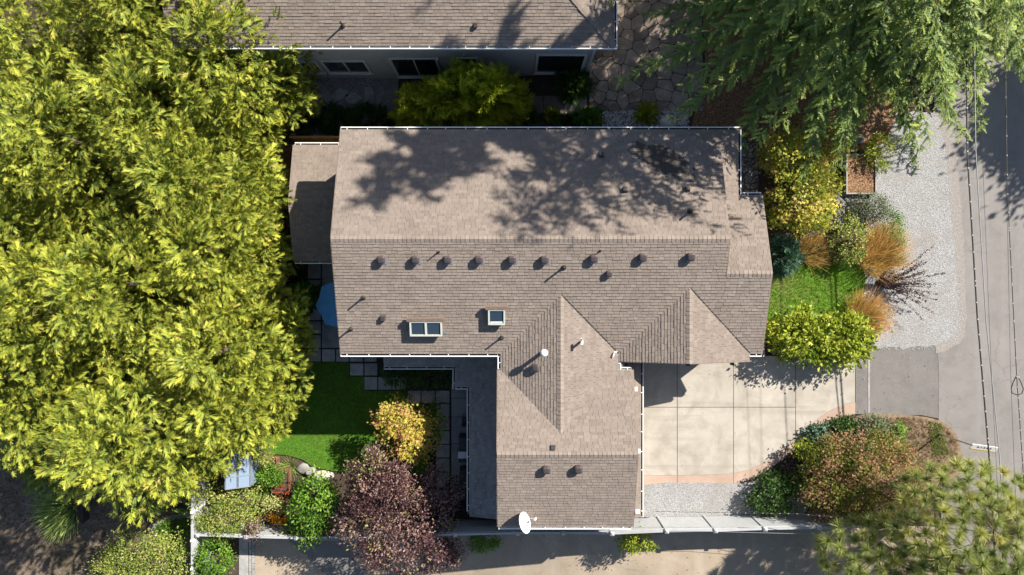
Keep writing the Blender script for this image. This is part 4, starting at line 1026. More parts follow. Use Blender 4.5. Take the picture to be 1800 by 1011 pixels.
cable('overhead_cable', 'speckled overhead cable that ends in a loop at the right edge', [(1764, -900, 6.8), (1765, 0, 6.4), (1771, 340, 6.4), (1787, 660, 6.4), (1800, 850, 6.4), (1900, 2000, 6.8)], .016, M_WIRE, M_WIREW)
cable('overhead_cable', 'hair thin dark cable between the pale cable and the speckled one', [(1722, -900, 7.2), (1728, 300, 6.9), (1742, 640, 6.9), (1752, 830, 6.9), (1800, 2000, 7.2)], .007, M_WIRE)
cable('overhead_cable', 'hair thin dark cable close left of the looped cable', [(1768, -900, 7.4), (1769, 300, 7.0), (1776, 640, 7.0), (1783, 830, 7.0), (1850, 2000, 7.4)], .007, M_WIRE)
cable('service_wire', 'dashed pale service wire crossing above the grey fence by the gravel bed', [(1150, 899, 2.7), (1250, 901, 2.9), (1400, 903, 3.2), (1600, 922, 3.9), (1900, 950, 4.6)], .011, M_WIRE, M_WIREW)
cable('service_wire', 'thin pale wire hanging below the grey fence over the alley shadow', [(1180, 932, 2.1), (1310, 936, 2.0), (1480, 940, 2.4), (1700, 965, 3.2), (1900, 990, 4.0)], .009, M_WIREW)
lp = thing('cable_loop', 'teardrop loop of spare cable hanging from the speckled overhead cable', 'cable loop', P(1788, 680, 6.3))
pl = [P(x, y, 6.36) for x, y in ((1787, 660), (1781, 672), (1777.5, 683), (1779, 691), (1788, 694.5), (1796, 692), (1799, 684), (1795, 673), (1788.5, 660))]
MB().tube(pl, .02, 6).build('loop', M_WIRE, lp); MB().span(P(1784, 684.5, 6.38), P(1791, 685, 6.38), .05, .03).build('clamp', M_METAL, lp)
MB().span(P(1786, 661, 6.4), P(1792, 664, 6.4), .06, .04).build('clamp', M_METAL, lp)

# ------------------------------------------------------------------ foliage
def nrm(a): return a / np.maximum(1e-9, np.linalg.norm(a, axis=-1, keepdims=True))
def frames(d, up):
    x = nrm(d); z = nrm(up - (up * x).sum(-1, keepdims=True) * x); y = np.cross(z, x)
    return np.stack([x, y, z], -1)

class Tmpl:
    def __init__(s): s.v = []; s.f = []; s.t = []
    def dia(s, p, d, L, wd, n=(0, 0, 1), fold=0.0, t0=0., t1=1.):
        p, d, n = np.array(p, float), np.array(d, float), np.array(n, float); d /= np.linalg.norm(d)
        q = np.cross(n, d); q /= np.linalg.norm(q); k = len(s.v); nn = np.cross(d, q)
        s.v += [p, p + d * L * .45 + q * wd / 2 - nn * fold, p + d * L, p + d * L * .45 - q * wd / 2 - nn * fold]
        s.f += [(k, k + 2, k + 1), (k, k + 3, k + 2)]; s.t += [t0, (t0 + t1) / 2, t1, (t0 + t1) / 2]
    def tri(s, p, d, L, wd, n=(0, 0, 1), t0=0., t1=1.):
        p, d, n = np.array(p, float), np.array(d, float), np.array(n, float); d /= np.linalg.norm(d)
        q = np.cross(n, d); q /= max(1e-6, np.linalg.norm(q)); k = len(s.v)
        s.v += [p + q * wd / 2, p - q * wd / 2, p + d * L]; s.f += [(k, k + 1, k + 2)]; s.t += [t0, t0, t1]
    def done(s): return np.array(s.v), np.array(s.f), np.array(s.t)

class Fol:
    """many small leaf-sized faces collected into one mesh"""
    def __init__(s): s.V = []; s.F = []; s.T = []; s.R = []; s.n = 0
    def put(s, tm, pos, Rm, sc, rnd):
        V, Fc, T = tm; N = len(pos)
        if N == 0: return
        sc = np.broadcast_to(np.asarray(sc, float).reshape(-1, 1, 1) if np.ndim(sc) else np.full((1, 1, 1), sc), (N, 1, 1))
        X = np.einsum('nij,vj->nvi', Rm, V) * sc + pos[:, None, :]
        s.V.append(X.reshape(-1, 3)); s.F.append((Fc[None] + (s.n + np.arange(N) * len(V))[:, None, None]).reshape(-1, 3))
        s.T.append(np.tile(T, N)); s.R.append(np.repeat(np.clip(rnd, 0, 1), len(V))); s.n += N * len(V)
    def build(s, name, mat, parent, **props):
        V = np.concatenate(s.V).astype(np.float32); Fc = np.concatenate(s.F).astype(np.int32); me = bpy.data.meshes.new(name)
        me.vertices.add(len(V)); me.vertices.foreach_set('co', V.ravel())
        me.loops.add(Fc.size); me.loops.foreach_set('vertex_index', Fc.ravel())
        me.polygons.add(len(Fc)); me.polygons.foreach_set('loop_start', np.arange(len(Fc), dtype=np.int32) * 3)
        me.update(calc_edges=True)
        for nm, dt in (('rnd', s.R), ('tip', s.T)):
            a = me.attributes.new(nm, 'FLOAT', 'POINT'); a.data.foreach_set('value', np.concatenate(dt).astype(np.float32))
        Fol.total += len(Fc)
        return link(name, me, mat, parent, **props)
Fol.total = 0

def t_leaf(fold=.12):
    t = Tmpl(); t.dia((0, 0, 0), (1, 0, -.12), 1, .55, fold=fold); return t.done()
def t_lobed():
    t = Tmpl()
    for a, L in ((-.95, .7), (0, 1), (.95, .7)): t.dia((0, 0, 0), (math.cos(a), math.sin(a), -.12), L, .36, fold=.03) if a == 0 else t.tri((0, 0, 0), (math.cos(a), math.sin(a), -.12), L, .34)
    return t.done()
def t_cypress(seed, nb=12):
    """one flat feathery spray, 1 long"""
    q = random.Random(seed); t = Tmpl()
    for i in range(nb):
        u = .02 + .84 * i / (nb - 1); sd = 1 if i % 2 else -1; L = (.40 * (1 - u) + .24) * q.uniform(.75, 1.2); a = sd * q.uniform(.25, .75)
        t.tri((u, 0, -.12 * u * u), (math.cos(a), math.sin(a), q.uniform(-.12, .3)), L * 1.1, q.uniform(.085, .125), n=(q.uniform(-.3, .3), q.uniform(-.3, .3), 1), t0=u * .55, t1=min(1, .3 + u * .75))
    t.tri((.6, 0, -.05), (1, 0, -.05), .42, .13, t0=.5, t1=1)
    return t.done()
def t_cedar(seed, nb=12, wd=.085):
    """drooping conifer branchlet clothed in short needle twigs, 1 long"""
    q = random.Random(seed); t = Tmpl()
    for i in range(nb):
        u = .03 + .9 * i / (nb - 1); z = -.12 * u * u; L = .21 * (1.1 - u) + .075
        for sd in (-1, 1):
            a = sd * q.uniform(.45, .95); t.tri((u, 0, z), (math.cos(a), math.sin(a), q.uniform(-.4, .3)), L * q.uniform(.75, 1.25) * (1 + 6 * (wd - .06)), wd, n=(q.uniform(-.3, .3), q.uniform(-.3, .3), 1), t0=u * .4, t1=.3 + .7 * u)
    t.tri((.85, 0, -.17), (1, 0, -.4), .25, .07, t0=.8, t1=1)
    return t.done()
def t_tuft(seed, n=230):
    q = random.Random(seed); t = Tmpl()
    for i in range(n):
        th = q.uniform(0, 6.283); c = q.uniform(-.3, 1); s_ = math.sqrt(1 - c * c)
        d = (s_ * math.cos(th), s_ * math.sin(th), c); t.tri((0, 0, 0), d, q.uniform(.5, 1.05), .046, n=(q.uniform(-1, 1), q.uniform(-1, 1), q.uniform(-1, 1) + .01), t0=.1, t1=1)
    return t.done()
LEAF, LEAF3 = t_leaf(), t_lobed()
CYP = [t_cypress(i) for i in range(6)]; CED = [t_cedar(i) for i in range(5)]; CEDW = [t_cedar(i, 10, .15) for i in range(5)]; TUFT = [t_tuft(i) for i in range(4)]
FINE = [t_cypress(20 + i, 8) for i in range(3)]

def rdir(n, zlo=-1.0):
    z = rng.uniform(zlo, 1, n); a = rng.uniform(0, 2 * np.pi, n); s_ = np.sqrt(1 - z * z)
    return np.stack([s_ * np.cos(a), s_ * np.sin(a), z], -1)
def unit(n): return rng.normal(size=(n, 3))

def limbs(t, base, tops, r0, mat=M_TRUNK, name='trunk', h=.45, nl=10):
    b = Vector(base); c = Vector(np.mean(tops, 0)); m = MB()
    fork = b.lerp(c, h)
    m.tube([b - Vector((0, 0, .15)), b.lerp(fork, .5) + Vector((random.uniform(-.08, .08), random.uniform(-.08, .08), 0)), fork], [r0, r0 * .8, r0 * .65], 7)
    m.build(name, mat, t)
    m = MB()
    for k in range(min(nl, len(tops))):
        e = Vector(tops[int(k * len(tops) / min(nl, len(tops)))]); mid = fork.lerp(e, .55) + Vector((random.uniform(-.2, .2), random.uniform(-.2, .2), .12 * (e - fork).length))
        m.tube([fork, mid, e], [r0 * .45, r0 * .26, r0 * .08], 5)
    m.build('limbs', mat, t)

def leafy(name, label, cat, px, py, zc, ells, nclump, per, rc, leaf, mat, tm=None, r0=.1, group=None, up=.75, zlo=-.35, colour=.22, twig=None, shell=.72):
    """ells: (dx, dy, dz, rx, ry, rz) in metres around the crown centre seen at pixel px, py"""
    c0 = np.array(P(px, py, zc)); bz = g(c0[0], c0[1])
    t = thing(name, label, cat, (c0[0], c0[1], bz), group); f = Fol(); tops = []
    wts = np.array([e[3] * e[4] + e[3] * e[5] for e in ells]); wts = wts / wts.sum()
    for e, wt in zip(ells, wts):
        n = max(4, int(nclump * wt)); d = rdir(n, zlo); k = shell + (1.0 - shell) * rng.random((n, 1)) + .22 * rng.random((n, 1)) ** 3 + .10 * np.sin(3.1 * d[:, :1] + 2.3 * d[:, 1:2] * e[3] + e[0] * 5)
        ctr = c0 + np.array(e[:3]) + d * np.array(e[3:]) * k; ctr[:, 2] = np.maximum(ctr[:, 2], bz + .08); tops.append(ctr)
        crnd = rng.normal(.5, colour, n)
        N = n * per; idx = np.repeat(np.arange(n), per)
        pos = ctr[idx] + rng.normal(size=(N, 3)) * rc * np.array([1, 1, .65]); pos[:, 2] = np.maximum(pos[:, 2], bz + .04)
        dd = d[idx] * np.array([1, 1, .4]) + unit(N) * .75; nn = d[idx] * .45 + np.array([0, 0, up]) + unit(N) * .42
        f.put(LEAF if tm is None else tm, pos, frames(dd, nn), leaf * rng.uniform(.7, 1.25, N), crnd[idx] + rng.normal(0, .16, N))
    f.build('crown', mat, t)
    if r0: limbs(t, (c0[0], c0[1], bz), np.concatenate(tops), r0, twig or M_TRUNK)
    return t

def conic(base, H, Rr, n, per, size, f, tms, flat=.6, zb=.1):
    """fans of feathery sprays over a tapering crown, gathered into lumps at the branch ends with gaps between"""
    b = np.array(base); inner = int(n * .22); n2 = n + inner
    h = zb + (1 - zb) * (1 - rng.random(n2) ** .62); a = rng.uniform(0, 2 * np.pi, n2)
    rad = Rr * np.clip(.42 + 1.25 * h, 0, 1) * np.minimum(1, (1 - h) / .58) ** flat * (1 + .09 * np.sin(a * 5 + 9 * h) + .08 * np.sin(a * 9 - 14 * h))
    k = np.concatenate([rng.uniform(.72, 1.12, n), rng.uniform(.35, .66, inner)])
    out = np.stack([np.cos(a), np.sin(a), np.zeros(n2)], -1)
    ctr = b + out * (rad * k)[:, None]; ctr[:, 2] += H * h + rng.normal(0, .35, n2)
    d = nrm(out + np.stack([0 * h, 0 * h, .05 + .8 * h], -1) + unit(n2) * .35)
    crn = np.clip(rng.normal(.40, .25, n2), .03, .9); big = rng.uniform(.75, 1.3, n2)
    N = n2 * per; idx = np.repeat(np.arange(n2), per)
    side = nrm(np.cross(d, np.array([0, 0, 1.0])))[idx]; upv = nrm(np.cross(side, d[idx]))
    ang = rng.normal(0, .5, N)[:, None]; va = rng.normal(0, .42, N)[:, None]; back = rng.random((N, 1))
    dd = d[idx] * np.cos(ang) * np.cos(va) + side * np.sin(ang) + upv * np.sin(va)
    pos = ctr[idx] + (-d[idx] * back * size * 1.5 + side * ang * size * .8 + upv * va * size * .8) * big[idx][:, None] + unit(N) * .06 * size
    nn = upv + unit(N) * .5
    sc = size * big[idx] * rng.uniform(.6, 1.1, N); which = rng.integers(0, len(tms), N); Rm = frames(dd, nn)
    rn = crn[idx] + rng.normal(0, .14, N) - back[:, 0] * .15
    for i, tm in enumerate(tms):
        s_ = which == i; f.put(tm, pos[s_], Rm[s_], sc[s_], rn[s_])
    return ctr

def conifer(name, label, px, py, zc, H, Rr, n, per=11, size=.95, mat=L_GOLD, tms=CYP, group=None, flat=.6, lumps=4, cat='tree'):
    c = P(px, py, zc); bz = g(c.x, c.y); t = thing(name, label, cat, (c.x, c.y, bz), group); f = Fol()
    conic((c.x, c.y, bz), H, Rr, n, per, size, f, tms, flat)
    for k in range(lumps):      # secondary leaders make the outline uneven
        a = 2 * math.pi * k / lumps + random.uniform(-.5, .5); q = Rr * random.uniform(.35, .6)
        conic((c.x + q * math.cos(a), c.y + q * math.sin(a), bz), H * random.uniform(.6, .88), Rr * random.uniform(.4, .52), int(n * .16), per, size * .95, f, tms, flat)
    f.build('crown', mat, t)
    MB().tube([(c.x, c.y, bz - .2), (c.x, c.y, bz + H * .5), (c.x, c.y, bz + H * .62)], [.28, .17, .08], 8).build('trunk', M_TRUNK, t)
    return t
G_ = 'golden conifers massed along the west side'
for lb, px, py, zc, H, Rr, n in (
    ('golden conifer reaching over the timber fence, nearest the neighbour house windows', 420, 120, 1.5, 9.8, 4.1, 343),
    ('golden conifer bulging towards the blue umbrella and back lawn', 400, 615, 1.5, 9.2, 4.05, 387),
    ('golden conifer set back in the notch left of the annex roof', 365, 330, 2, 10.5, 3.6, 297),
    ('golden conifer whose edge hangs closest to the annex gutter and umbrella', 385, 440, 1.5, 9.2, 3.2, 279),
    ('golden conifer above the greenhouse, its lower edge over the spiky plant yard', 300, 735, 1, 12.0, 4.0, 361),
    ('golden conifer at the left edge above the dark yard', 85, 650, 1.5, 13, 4.4, 379),
    ('golden conifer between the annex notch and the top edge, behind the first row', 310, 215, 2, 11, 4.0, 325),
    ('golden conifer in the upper middle of the conifer mass', 165, 260, 2, 11.5, 4.4, 361),
    ('golden conifer at the left edge, halfway down the photo', 30, 430, 2, 11.5, 4.4, 361),
    ('golden conifer in the very middle of the conifer mass', 270, 500, 2, 11.8, 4.0, 343),
    ('golden conifer left of the mass middle, above the dark yard tree', 150, 545, 2, 12.2, 4.0, 343),
    ('golden conifer along the top edge, left of the neighbour roof', 300, 30, 2, 10.8, 4.2, 333),
    ('golden conifer in the top left corner', 110, 75, 2, 11.5, 4.6, 369),
    ('golden conifer at the left edge below the top corner', -30, 230, 2, 12, 4.6, 361),
    ('golden conifer above the lower lawn corner, its tips over the greenhouse roof', 420, 705, .5, 8.4, 2.8, 243)):
    conifer('golden_conifer', lb, px, py, zc, H, Rr, n, per=10, size=.43, group=G_)
conifer('golden_conifer', 'unseen golden conifer outside the left edge, added to shade the dark yard', -150, 600, 2, 15, 5, 150, per=11, size=1.0, group=G_)  # unseen tree, put in to throw shade towards the yard
conifer('young_conifer', 'green shaded young conifer under the lower edge of the golden conifers in the yard', 108, 795, -1, 3.6, 2.4, 150, 10, .8, L_CEDAR, lumps=3)
conifer('young_conifer', 'green shaded low conifer hanging beside the string in the dark yard', 245, 838, -1, 3.2, 2.0, 130, 10, .7, L_CEDAR, lumps=3)
conifer('patio_conifer', 'narrow dark green conifer between the golden conifers and the blue umbrella', 531, 525, -1.5, 2.4, .75, 70, 9, .45, L_GREEN, lumps=0)
# golden thread cypress between the houses
def mound(name, label, px, py, zc, blobs, n, per, size, mat, tms, cat='shrub', stem=.08):
    c = P(px, py, zc); bz = g(c.x, c.y); t = thing(name, label, cat, (c.x, c.y, bz)); f = Fol()
    for dx, dy, rx, ry, h, fr_ in blobs:
        k = int(n * fr_); d = rdir(k, -.05); ctr = np.array([c.x + dx, c.y + dy, bz]) + d * np.array([rx, ry, h]) * rng.uniform(.8, 1.05, (k, 1)); ctr[:, 2] = np.maximum(ctr[:, 2], bz + .1)
        out = nrm(d * np.array([1, 1, .8])); N = k * per; idx = np.repeat(np.arange(k), per)
        dd = out[idx] + unit(N) * .42; pos = ctr[idx] - out[idx] * rng.random((N, 1)) * size * 1.2 + unit(N) * .1 * size
        nn = np.array([0, 0, 1.0]) + unit(N) * .6; rn = rng.normal(.5, .2, k)[idx] + rng.normal(0, .15, N); wch = rng.integers(0, len(tms), N); Rm = frames(dd, nn); sc = size * rng.uniform(.6, 1.1, N)
        for i, tm in enumerate(tms): s_ = wch == i; f.put(tm, pos[s_], Rm[s_], sc[s_], rn[s_])
    f.build('foliage', mat, t)
    if stem: MB().tube([(c.x, c.y, bz - .1), (c.x, c.y, bz + blobs[0][4] * .7)], [stem, stem * .4], 7).build('stem', M_TRUNK, t)
    return t
mound('golden_cypress_bush', 'big rounded yellow green cypress bush between the two houses', 805, 165, .9,
      [(-.2, -.1, 2.7, 1.35, 5.0, .42), (1.5, .3, 2.0, 1.3, 5.5, .30), (-2.1, -.2, 1.5, 1.1, 4.2, .16), (.3, .6, 1.5, 1.0, 5.4, .12)], 620, 13, .62, L_THREAD, FINE)
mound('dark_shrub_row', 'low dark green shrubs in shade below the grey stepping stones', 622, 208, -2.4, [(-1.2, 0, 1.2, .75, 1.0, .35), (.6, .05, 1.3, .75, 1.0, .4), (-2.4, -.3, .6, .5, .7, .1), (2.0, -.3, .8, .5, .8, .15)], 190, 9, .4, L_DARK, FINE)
mound('fern', 'large dark fern in the shade under the corner window', 1008, 150, -2, [(0, 0, .8, .75, .8, 1)], 60, 7, .6, L_DARK, FINE)
for lb, px, py, r_, mt in (('small bright lime shrub left of the dark path shrubs', 974, 201, .42, L_LIME), ('low olive shrub against the brown roof gutter, left of the pebble strip', 1036, 212, .8, L_GREEN), ('bright lime shrub in the pebble strip above the brown roof', 1130, 211, .62, L_LIME),
                       ('dark shrub in the shade beside the lime shrub and slab path', 1000, 214, .55, L_DARK), ('dark shrub between the golden bush and the slab path', 925, 205, .7, L_DARK)):
    mound('path_shrub', lb, px, py, -1.8, [(0, 0, r_, r_ * .8, r_, 1)], 45, 8, .34, mt, FINE, stem=.03)

# tall cedars
def cedar(name, label, x, y, H, Rr, nb, dens=1.0, group=None, drop=.30, zlow=.14, ex=.72, tms=None):
    tms = tms or CED
    bz = g(x, y); t = thing(name, label, 'tree', (x, y, bz), group); f = Fol(); m = MB()
    m.tube([(x, y, bz - .3), (x, y, bz + H * .5), (x, y, bz + H)], [.48, .3, .03], 9); m.build('trunk', M_TRUNK, t); lm = MB()
    for i in range(nb):
        u = zlow + (1 - zlow) * ((i + random.random()) / nb) ** 1.15; a = i * 2.399 + random.uniform(-.35, .35); L = Rr * (1 - u) ** ex * random.uniform(.72, 1.1) + .35
        z0 = bz + H * u; n = max(4, int(L / .26 * dens * (1.5 if tms is not CED else .85))); s_ = np.linspace(.12, 1, n); bend = random.uniform(-.18, .18); lift = random.uniform(.05, .16); drop = random.uniform(.10, .24)
        ang = a + bend * s_; pts = np.stack([x + np.cos(ang) * L * s_, y + np.sin(ang) * L * s_, z0 + L * (lift * s_ - drop * s_ ** 2)], -1)
        lm.tube([tuple(q) for q in pts[::max(1, n // 5)]] + [tuple(pts[-1])], [max(.008, .05 * (L / Rr) * (1 - .9 * k / 6)) for k in range(len(pts[::max(1, n // 5)]) + 1)], 5)
        tang = nrm(np.gradient(pts, axis=0)); side = nrm(np.cross(tang, np.array([0, 0, 1.0])))
        for sd in (-1, 1, 0):
            k = rng.random(n) < (.95 if sd else .8); P_ = pts[k]; S_ = s_[k]; nn_ = len(P_)
            sp = (sd * rng.uniform(.7, 1.35, nn_) * (.6 if tms is not CED else 1))[:, None] if sd else rng.normal(0, .35, nn_)[:, None]
            dd = tang[k] + side[k] * sp + np.array([0, 0, -.10]) + unit(nn_) * .2
            ln = (.26 + .62 * np.sin(np.pi * np.clip(S_ * .8 + .15, 0, 1)) ** .8) * rng.uniform(.7, 1.15, nn_) * min(1, .45 + L / Rr * .8) * (1 if sd else .7)
            nn = np.array([0, 0, 1.0]) + unit(nn_) * .3; Rm = frames(dd, nn); wch = rng.integers(0, len(tms), nn_); rn = rng.normal(.45, .2, nn_) + .25 * (S_ - .5) + (u - .4) * .25
            for j, tm in enumerate(tms): q = wch == j; f.put(tm, P_[q] + unit(q.sum()) * np.array([.07, .07, .12]), Rm[q], ln[q], rn[q])
    f.build('crown', L_CEDAR, t); lm.build('limbs', M_TRUNK, t)
    V = f.V[len(f.V) // 2]; cm = MB()
    allv = np.concatenate(f.V); pick = allv[rng.integers(0, len(allv), 420)]
    for p in pick: cm.box((p[0], p[1], p[2] + .05), (.05, .05, .10), top=.5)
    cm.build('cones', M_CONE, t, kind='stuff')
    return t
cedar('cedar_tree', 'large dark green cedar spreading from the top edge over the flagstones and side garden', 14.9, 14.3, 18.4, 11.2, 165, 1.2)
cedar('cedar_tree', 'tallest cedar beyond the top edge whose shade falls across the middle brown roof', 13.6, 19.6, 23.0, 8.4, 62, 1.5, ex=.75, zlow=.66, tms=CEDW)
cedar('cedar_tree', 'tall cedar beyond the top edge that shades the neighbour roof', 15.0, 27.5, 21, 9.0, 55, .7, ex=.75, tms=CEDW)

cedar('cedar_tree', 'sunlit yellow green cedar at the top right, its tips hanging over the road', 19.4, 15.0, 11.0, 9.6, 105, 1.25)

# shrubs of the east garden
leafy('yellowing_shrub', 'tall yellow and green shrub along the east wall of the brown house', 'shrub', 1400, 345, 1.2, [(0, .9, 0, 1.5, 1.3, 1.3), (-.6, 2.2, .1, 1.2, 1.0, 1.2), (.3, -.7, -.1, 1.7, 1.1, 1.2), (1.0, .2, -.3, 1.1, 1.2, 1.0)], 230, 42, .19, .13, L_YELLOW, LEAF3, .07)
mound('blue_green_conifer', 'dark blue green dwarf conifer against the corner of the brown house', 1378, 449, .4, [(0, 0, .75, .95, 1.1, 1)], 100, 9, .42, L_BLUEC, FINE)
leafy('round_leaf_shrub', 'light green leafy shrub between two tawny grasses', 'shrub', 1490, 424, .6, [(0, 0, 0, .75, 1.05, .75)], 60, 32, .16, .12, L_PALE, None, .04)
leafy('laurel_shrub', 'wide bright lime green shrub over the top of the driveway', 'shrub', 1440, 598, .9, [(-.7, .1, 0, 1.7, 1.15, .95), (.9, .15, 0, 1.4, 1.05, .9), (2.0, .05, -.3, .8, .85, .7)], 170, 30, .22, .22, L_LIME, None, .07)
leafy('sage_shrub', 'grey green low shrub under the timber raised bed', 'shrub', 1527, 365, .4, [(0, 0, 0, .95, .65, .5)], 60, 45, .14, .08, L_SAGE, None, .03)
leafy('garden_shrub', 'dark green shrub under the cedar left of the river rocks', 'shrub', 1440, 250, .8, [(0, 0, 0, 1.2, 1.0, .9)], 60, 30, .2, .13, L_YELLOW, LEAF3, .05)
leafy('garden_shrub', 'bright green leafy shrub above the timber raised bed', 'shrub', 1545, 268, .5, [(0, 0, 0, .6, .7, .6)], 40, 30, .15, .11, L_LIME, None, .04)
leafy('garden_shrub', 'low dark shrub between the first tawny grass and the front lawn', 'shrub', 1450, 448, .2, [(0, 0, 0, .9, .35, .35)], 35, 30, .13, .09, L_DARK, None, .03)
leafy('garden_shrub', 'low olive shrub curving round the outer side of the big tawny grass', 'shrub', 1565, 400, .2, [(0, 0, 0, .6, .9, .4), (.35, -.9, 0, .4, .9, .35)], 60, 32, .14, .08, L_GREEN, None, .03)

def grass(name, label, cat, px, py, lean, n, L, spread, mat, wid=.02, flop=.5, group=None):
    """a fountain of arching blades leaning one way"""
    c = PG(px, py); t = thing(name, label, cat, c, group); m = Fol()
    a = rng.uniform(0, 2 * np.pi, n); r_ = spread * np.sqrt(rng.random(n)); base = np.stack([c.x + r_ * np.cos(a), c.y + r_ * np.sin(a), np.full(n, c.z)], -1)
    d = np.stack([np.cos(a) * flop * r_ / spread + lean[0], np.sin(a) * flop * r_ / spread + lean[1], np.full(n, .85)], -1) + unit(n) * .12
    tm = Tmpl(); k = 5
    for i in range(k + 1):
        u = i / k; wd = wid * (1 - u) ** .7 / L + .0005; x, z = u * (1 - .12 * u), -.35 * u * u
        tm.v += [np.array([x, wd / 2, z]), np.array([x, -wd / 2, z])]; tm.t += [u, u]
        if i: q = 2 * i; tm.f += [(q - 2, q - 1, q + 1), (q - 2, q + 1, q)]
    m.put(tm.done(), base, frames(d, np.array([0, 0, 1.0]) + unit(n) * .5), L * rng.uniform(.6, 1.12, n), rng.normal(.5, .25, n))
    m.build('blades', mat, t); MB().lathe(c, [(spread * .5, -.05), (spread * .4, .06), (.02, .12)], 8).build('root_clump', M_SOIL, t)
    return t
grass('tawny_grass', 'tawny ornamental grass beside the blue green conifer', 'ornamental grass', 1418, 446, (.45, .32), 420, 1.15, .55, L_REED, .026)
grass('tawny_grass', 'largest tawny ornamental grass, right of the light green leafy shrub', 'ornamental grass', 1533, 452, (.30, .42), 1100, 1.45, .95, L_REED, .026)
grass('tawny_grass', 'tawny ornamental grass below the dark spiny shrub, touching the lime shrub', 'ornamental grass', 1510, 562, (.42, .38), 900, 1.35, .8, L_REED, .026)
grass('spiky_plant', 'clump of long green strap leaves by the black planter box in the west yard', 'plant', 118, 893, (-.55, -.30), 330, 1.7, .6, L_BLADE, .06, .9)
grass('lily_clump', 'arching green strap leaf clump at the lower left corner of the back lawn', 'plant', 510, 820, (0, 0), 140, .7, .25, L_BLADE, .03, .9)
grass('lily_clump', 'dark arching strap leaf clump left of the white boulder', 'plant', 533, 858, (-.2, 0), 130, .8, .3, L_DARK, .05, .9)
grass('lily_clump', 'green strap leaf clump between the greenhouse and the flower planter', 'plant', 458, 861, (0, 0), 190, .8, .4, L_BLADE, .03, .9)
# spiny dark shrub with long wands
c = PG(1545, 500); bb = thing('spiny_shrub', 'dark purple shrub throwing long thin wands over the gravel', 'shrub', c); f = Fol(); lm = MB()
for k in range(40):
    a = random.uniform(-.8, .8); L = random.uniform(1.5, 2.8); el = random.uniform(.15, .5); e = c + Vector((math.cos(a) * L, math.sin(a) * L, el * L * .8 + .3)); mid = c.lerp(e, .5) + Vector((0, 0, .3))
    if k > 21: e = c + Vector((random.uniform(-.6, 1.0), random.uniform(-.7, .7), random.uniform(.5, 1.2))); mid = c.lerp(e, .5)
    lm.tube([c + Vector((random.uniform(-.2, .2), random.uniform(-.2, .2), 0)), mid, e], [.016, .012, .004], 4)
    n = 85; u = rng.random(n) ** .8; p0, p1, p2 = np.array(c), np.array(mid), np.array(e)
    pos = ((1 - u) ** 2)[:, None] * p0 + (2 * u * (1 - u))[:, None] * (2 * p1 - .5 * p0 - .5 * p2) + (u ** 2)[:, None] * p2 + unit(n) * .025
    f.put(LEAF, pos, frames(unit(n), np.array([0, 0, .8]) + unit(n) * .5), .085 * rng.uniform(.6, 1.3, n), rng.random(n))
f.build('leaves', L_BARB, bb); lm.build('wands', M_TRUNK, bb)

# south east corner
leafy('red_green_maple', 'broad maple with mixed green and rust red leaves beside the driveway', 'tree', 1512, 842, 1.6, [(0, 0, 0, 2.6, 1.9, 1.5), (-1.6, -.4, -.4, 1.3, 1.6, 1.1), (1.4, .3, 0, 1.8, 1.6, 1.3), (.2, 1.2, -.2, 2.0, 1.1, 1.1), (.4, -1.3, -.2, 2.2, 1.0, 1.1)], 400, 55, .21, .105, L_MAPLE, LEAF3, .13, colour=.34, shell=.62)
leafy('garden_shrub', 'dark red green shrub at the right end of the driveway gravel bed', 'shrub', 1357, 870, .5, [(0, 0, 0, 1.05, .95, .65), (1.0, .6, -.1, .75, .7, .6)], 90, 36, .17, .13, L_DARK, LEAF3, .05)
leafy('garden_shrub', 'purple black shrub in the maple shade at the curved pink border', 'shrub', 1402, 826, .3, [(0, 0, 0, .75, .5, .4)], 45, 34, .15, .10, L_BARB, None, .03)
leafy('hosta', 'blue green leafy clump against the pink border', 'plant', 1440, 772, .3, [(0, 0, 0, .62, .55, .4)], 40, 22, .14, .16, leafmat('hosta_leaf', [(0, (.05, .10, .06)), (1, (.15, .23, .16))], trans=.2, rough=.4), None, .02)
leafy('garden_shrub', 'dark glossy shrub at the lower right end of the pink border', 'shrub', 1478, 752, .3, [(0, 0, 0, .75, .45, .4)], 45, 26, .14, .12, L_DARK, None, .03)
leafy('garden_shrub', 'pale green groundcover shrub at the edge of the dry corner lawn', 'shrub', 1528, 752, .3, [(0, 0, 0, .9, .5, .35)], 55, 28, .14, .11, L_SAGE, None, .03)
leafy('garden_shrub', 'bright green shrub between the maple and the dry corner lawn', 'shrub', 1575, 772, .3, [(0, 0, 0, .4, .7, .4)], 35, 26, .12, .10, L_GREEN, None, .03)
leafy('garden_shrub', 'lime shrub squeezed between the maple and the blue green clump', 'shrub', 1412, 792, .6, [(0, 0, 0, .5, .5, .5)], 30, 26, .13, .11, L_LIME, None, .03)
